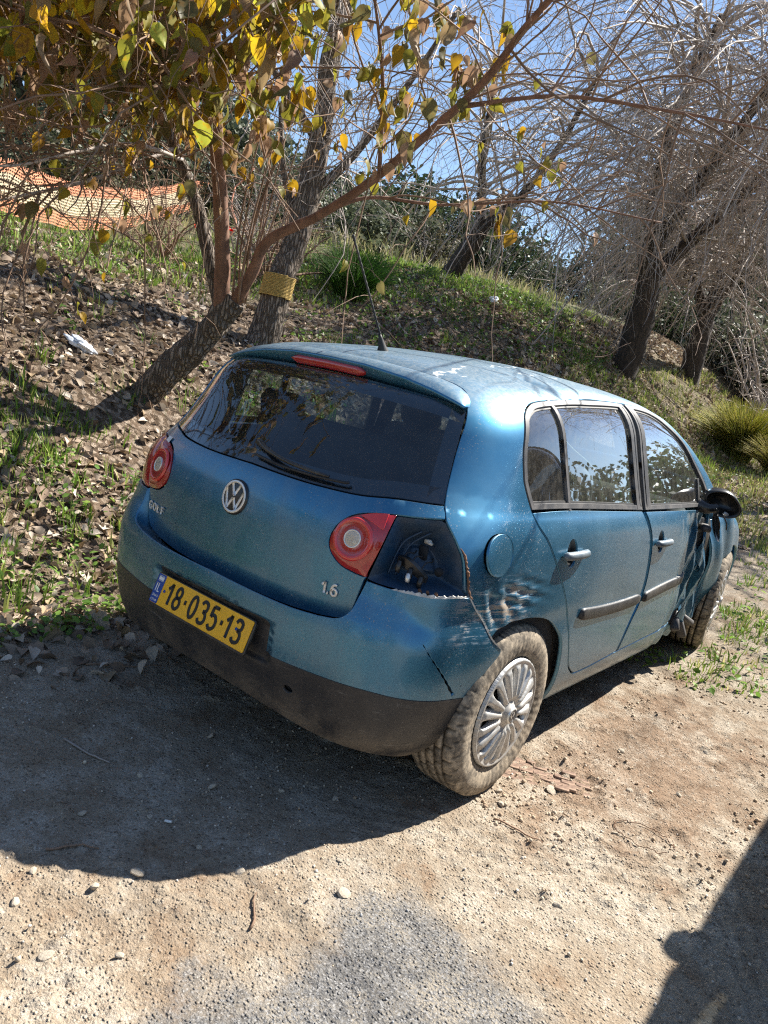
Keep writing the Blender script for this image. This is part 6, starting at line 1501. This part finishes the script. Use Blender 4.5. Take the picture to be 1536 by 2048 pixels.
# patterned reddish rubber mat half buried by the rear wheel
mt=empty('rubber_mat',(.93,.36,Gs(.93,.36)+.002));tag(mt,'reddish brown slotted rubber mat half buried beside the rear wheel','mat');mb_=pbr('red_brown_rubber',(.215,.135,.098),.95,var=.4,vscale=30,dust=.7,dustcol=(.34,.25,.17),bump=.4)
cell=MB().box((0,0,0),(.0545,.0262,.010),bev=.0015);cellm=meshdata('tread_block',np.concatenate(cell.V),cell.F,mb_,smooth=False)
for i in range(6):
    for j in range(7):
        if (i+j*3)%13==5 or (i>3 and j>5): continue
        a=(i-3)*.056+(.028 if j%2 else 0);b=(j-4)*.0275;c,s=math.cos(.45),math.sin(.45)
        x,y=a*c-b*s,a*s+b*c
        o=link('tread_block',cellm,mt,(x,y,float(G(np.array([.93+x]),np.array([.36+y]))[0])-mt.location.z-.0042));o.rotation_euler=(0,0,.45)
# wire loop, cigarette end, fallen twigs
P=cr([(1.36+.10*math.cos(t)+.01*math.sin(3*t),.27+.075*math.sin(t),.0) for t in np.linspace(.3,6.0,12)],6);P[:,2]=G(P[:,0],P[:,1])+.006
V,F=tube(P,.0016,5);tag(mk('wire_loop',V,F,M['rust']),'thin bent wire loop lying on the dirt','wire')
c=np.array([.345,-1.03,0]);c[2]=float(G(c[:1],c[1:2])[0])+.006;V,F=tube([c,c+[.018,.012,.001]],[.004,.004],8);tag(mk('cigarette_end',V,F,M['white']),'white cigarette end in the shade behind the car','cigarette')
g=np.random.default_rng(15)
for i,(x,y,l,a,lb) in enumerate([(1.05,-.10,.16,.25,'forked dry twig on the dirt right of the wheel'),(-.62,-.55,.30,1.1,'bent grey twig under the rear bumper'),(-.1,-1.02,.22,.2,'pale straw stalk in the shade left of the car'),(.78,-1.06,.12,2.2,'short dark twig by the asphalt rim'),(.30,-1.30,.14,.9,'thin twig on the sunlit dirt at the lower left')]):
    P=np.array([(x+l*t*math.cos(a)+.012*math.sin(5*t+i),y+l*t*math.sin(a),0) for t in np.linspace(-.5,.5,9)]);P[:,2]=G(P[:,0],P[:,1])+.006
    V,F=tube(P,np.linspace(.004,.002,9),5);tag(mk('fallen_twig',V,F,M['twigbrown'] if i!=2 else M['twig']),lb,'twig','fallen twigs')
# dark strap end at the right edge
# ------------------------------------------------------------------ the vehicle standing out of frame whose shadow falls in
suv=empty('parked_van',(2.92,3.12,-.03));tag(suv,'grey parked vehicle standing right of the camera','van')
suv.rotation_euler=(0,0,math.pi);suv.scale=(1.06,1.08,1.35)
M['grey']=pbr('grey_van_paint',(.16,.17,.18),.35,metal=.5,coat=1.,dust=.2)
bo=loop2([TG_SEAM,GL_R,[(.705,-.430,.982),(.818,-.390,.755),(.826,-.34,.55),(.80,-.32,.22)],[(.80,-.32,.22),(.81,2.2,.22)],FRONTE,APIL,WSTOP]+[mir(c)[::-1] for c in [TG_SEAM,GL_R,[(.705,-.430,.982),(.818,-.390,.755),(.826,-.34,.55),(.80,-.32,.22)],[(.80,-.32,.22),(.81,2.2,.22)],FRONTE,APIL,WSTOP][::-1]],toY,.05)
wr=[RWIN,[(.63,.912,1.449),(.625,.955,1.453)],FWIN,[(.795,2.11,1.075),(.812,2.10,1.012)],[(.812,2.10,1.012),(.800,-.062,1.022)]]
wR=loop2(wr,toY,.04);wL=loop2([mir(c)[::-1] for c in wr[::-1]],toY,.04)
panel('van_body','Y',fbody,bo,[wR,wL],M['grey'],suv,.08,flange=.02)
M['dglass']=glass('dark_van_glass',(.10,.12,.13),.02,5)
for q in (wR,wL): panel('side_window','Y',fbody,q,[],M['dglass'],suv,.1,off=-.01,flange=0)
tgq=[GB,[(.683,-.419,1.013),(.59,-.262,1.318)],GT];panel('back_window','Z',fbody,loop2(tgq+[mir(c)[::-1] for c in tgq[::-1]],toZ,.05),[],M['dglass'],suv,.1,flange=0)
rb=[[(0,-.6,.98),(.45,-.55,.98),(.70,-.43,.975)],[(.70,-.43,.975),(.82,-.39,.75),(.83,-.35,.5),(.80,-.33,.22)],[(.80,-.33,.22),(0,-.6,.22)]];panel('rear_panel','Z',fbump,loop2(rb+[mir(c)[::-1] for c in rb[::-1]],toZ,.05),[],M['grey'],suv,.08)
panel('front_panel','F',fbody,loop2(FB+[mir(c)[::-1] for c in FB[::-1]],toF,.05),[],M['grey'],suv,.08)
panel('bonnet','Y',fbody,loop2(HD+[mir(c)[::-1] for c in HD[::-1]],toY,.03),[],M['grey'],suv,.06)
for sx in (1,-1):
    panel('front_wing','Y',fbody,loop2(fender_loops(sx),toY,.03),[],M['grey'],suv,.05)
    panel('headlamp','F',fbody,loop2(LAMPL[sx],toF,.03),[],M['bulb'],suv,.05,off=.012,flange=.02)
panel('grille','F',fbody,loop2(GRL+[mir(c)[::-1] for c in GRL[::-1]],toF,.03),[],M['plastic'],suv,.05,off=.010,flange=.02)
LB=[[(0,3.30,.44),(.4,3.26,.44),(.66,3.12,.44)],[(.66,3.12,.44),(.66,3.10,.22)],[(.66,3.10,.22),(.4,3.24,.20),(0,3.30,.19)]]
panel('bumper_guard','F',fbody,loop2(LB+[mir(c)[::-1] for c in LB[::-1]],toF,.03),[],M['plastic'],suv,.05,off=.012,flange=.02)
panel('windscreen','Y',fbody,loop2(WSH+[mir(c)[::-1] for c in WSH[::-1]],toY,.05),[],M['dglass'],suv,.1,flange=0)
mb=MB();mb.box((0,1.3,.30),(1.5,3.3,.12));mb.box((0,.6,.75),(1.3,1.6,.5),bev=.1);mb.build('cabin_block',M['void'],suv)
for sx in (1,-1):
    for yy in (0.,2.62):
        w=copy_tree(w0,suv);w.location=(sx*.76,yy,.285);w.rotation_euler=(0,0,0 if sx>0 else math.pi)
    V=[];F=[];n=20;c=np.array([sx*.805,1.88,1.075])
    for r,y in ((.01,.06),(.035,.055),(.05,.03),(.05,-.03),(.04,-.045),(.01,-.045)):
        V+=[c+np.array([r*1.0*math.cos(t),y,r*.85*math.sin(t)]) for t in np.linspace(0,2*np.pi,n,endpoint=False)]
    for q in range(5):
        for j in range(n): F.append((q*n+j,q*n+(j+1)%n,q*n+n+(j+1)%n,q*n+n+j))
    e=mk('wing_mirror',V,F,M['grey'],suv)
    V,F=tube([(sx*.80,1.90,1.0),(sx*.85,1.885,1.04)],[.02,.018],8);mk('mirror_arm',V,F,M['plastic'],e)
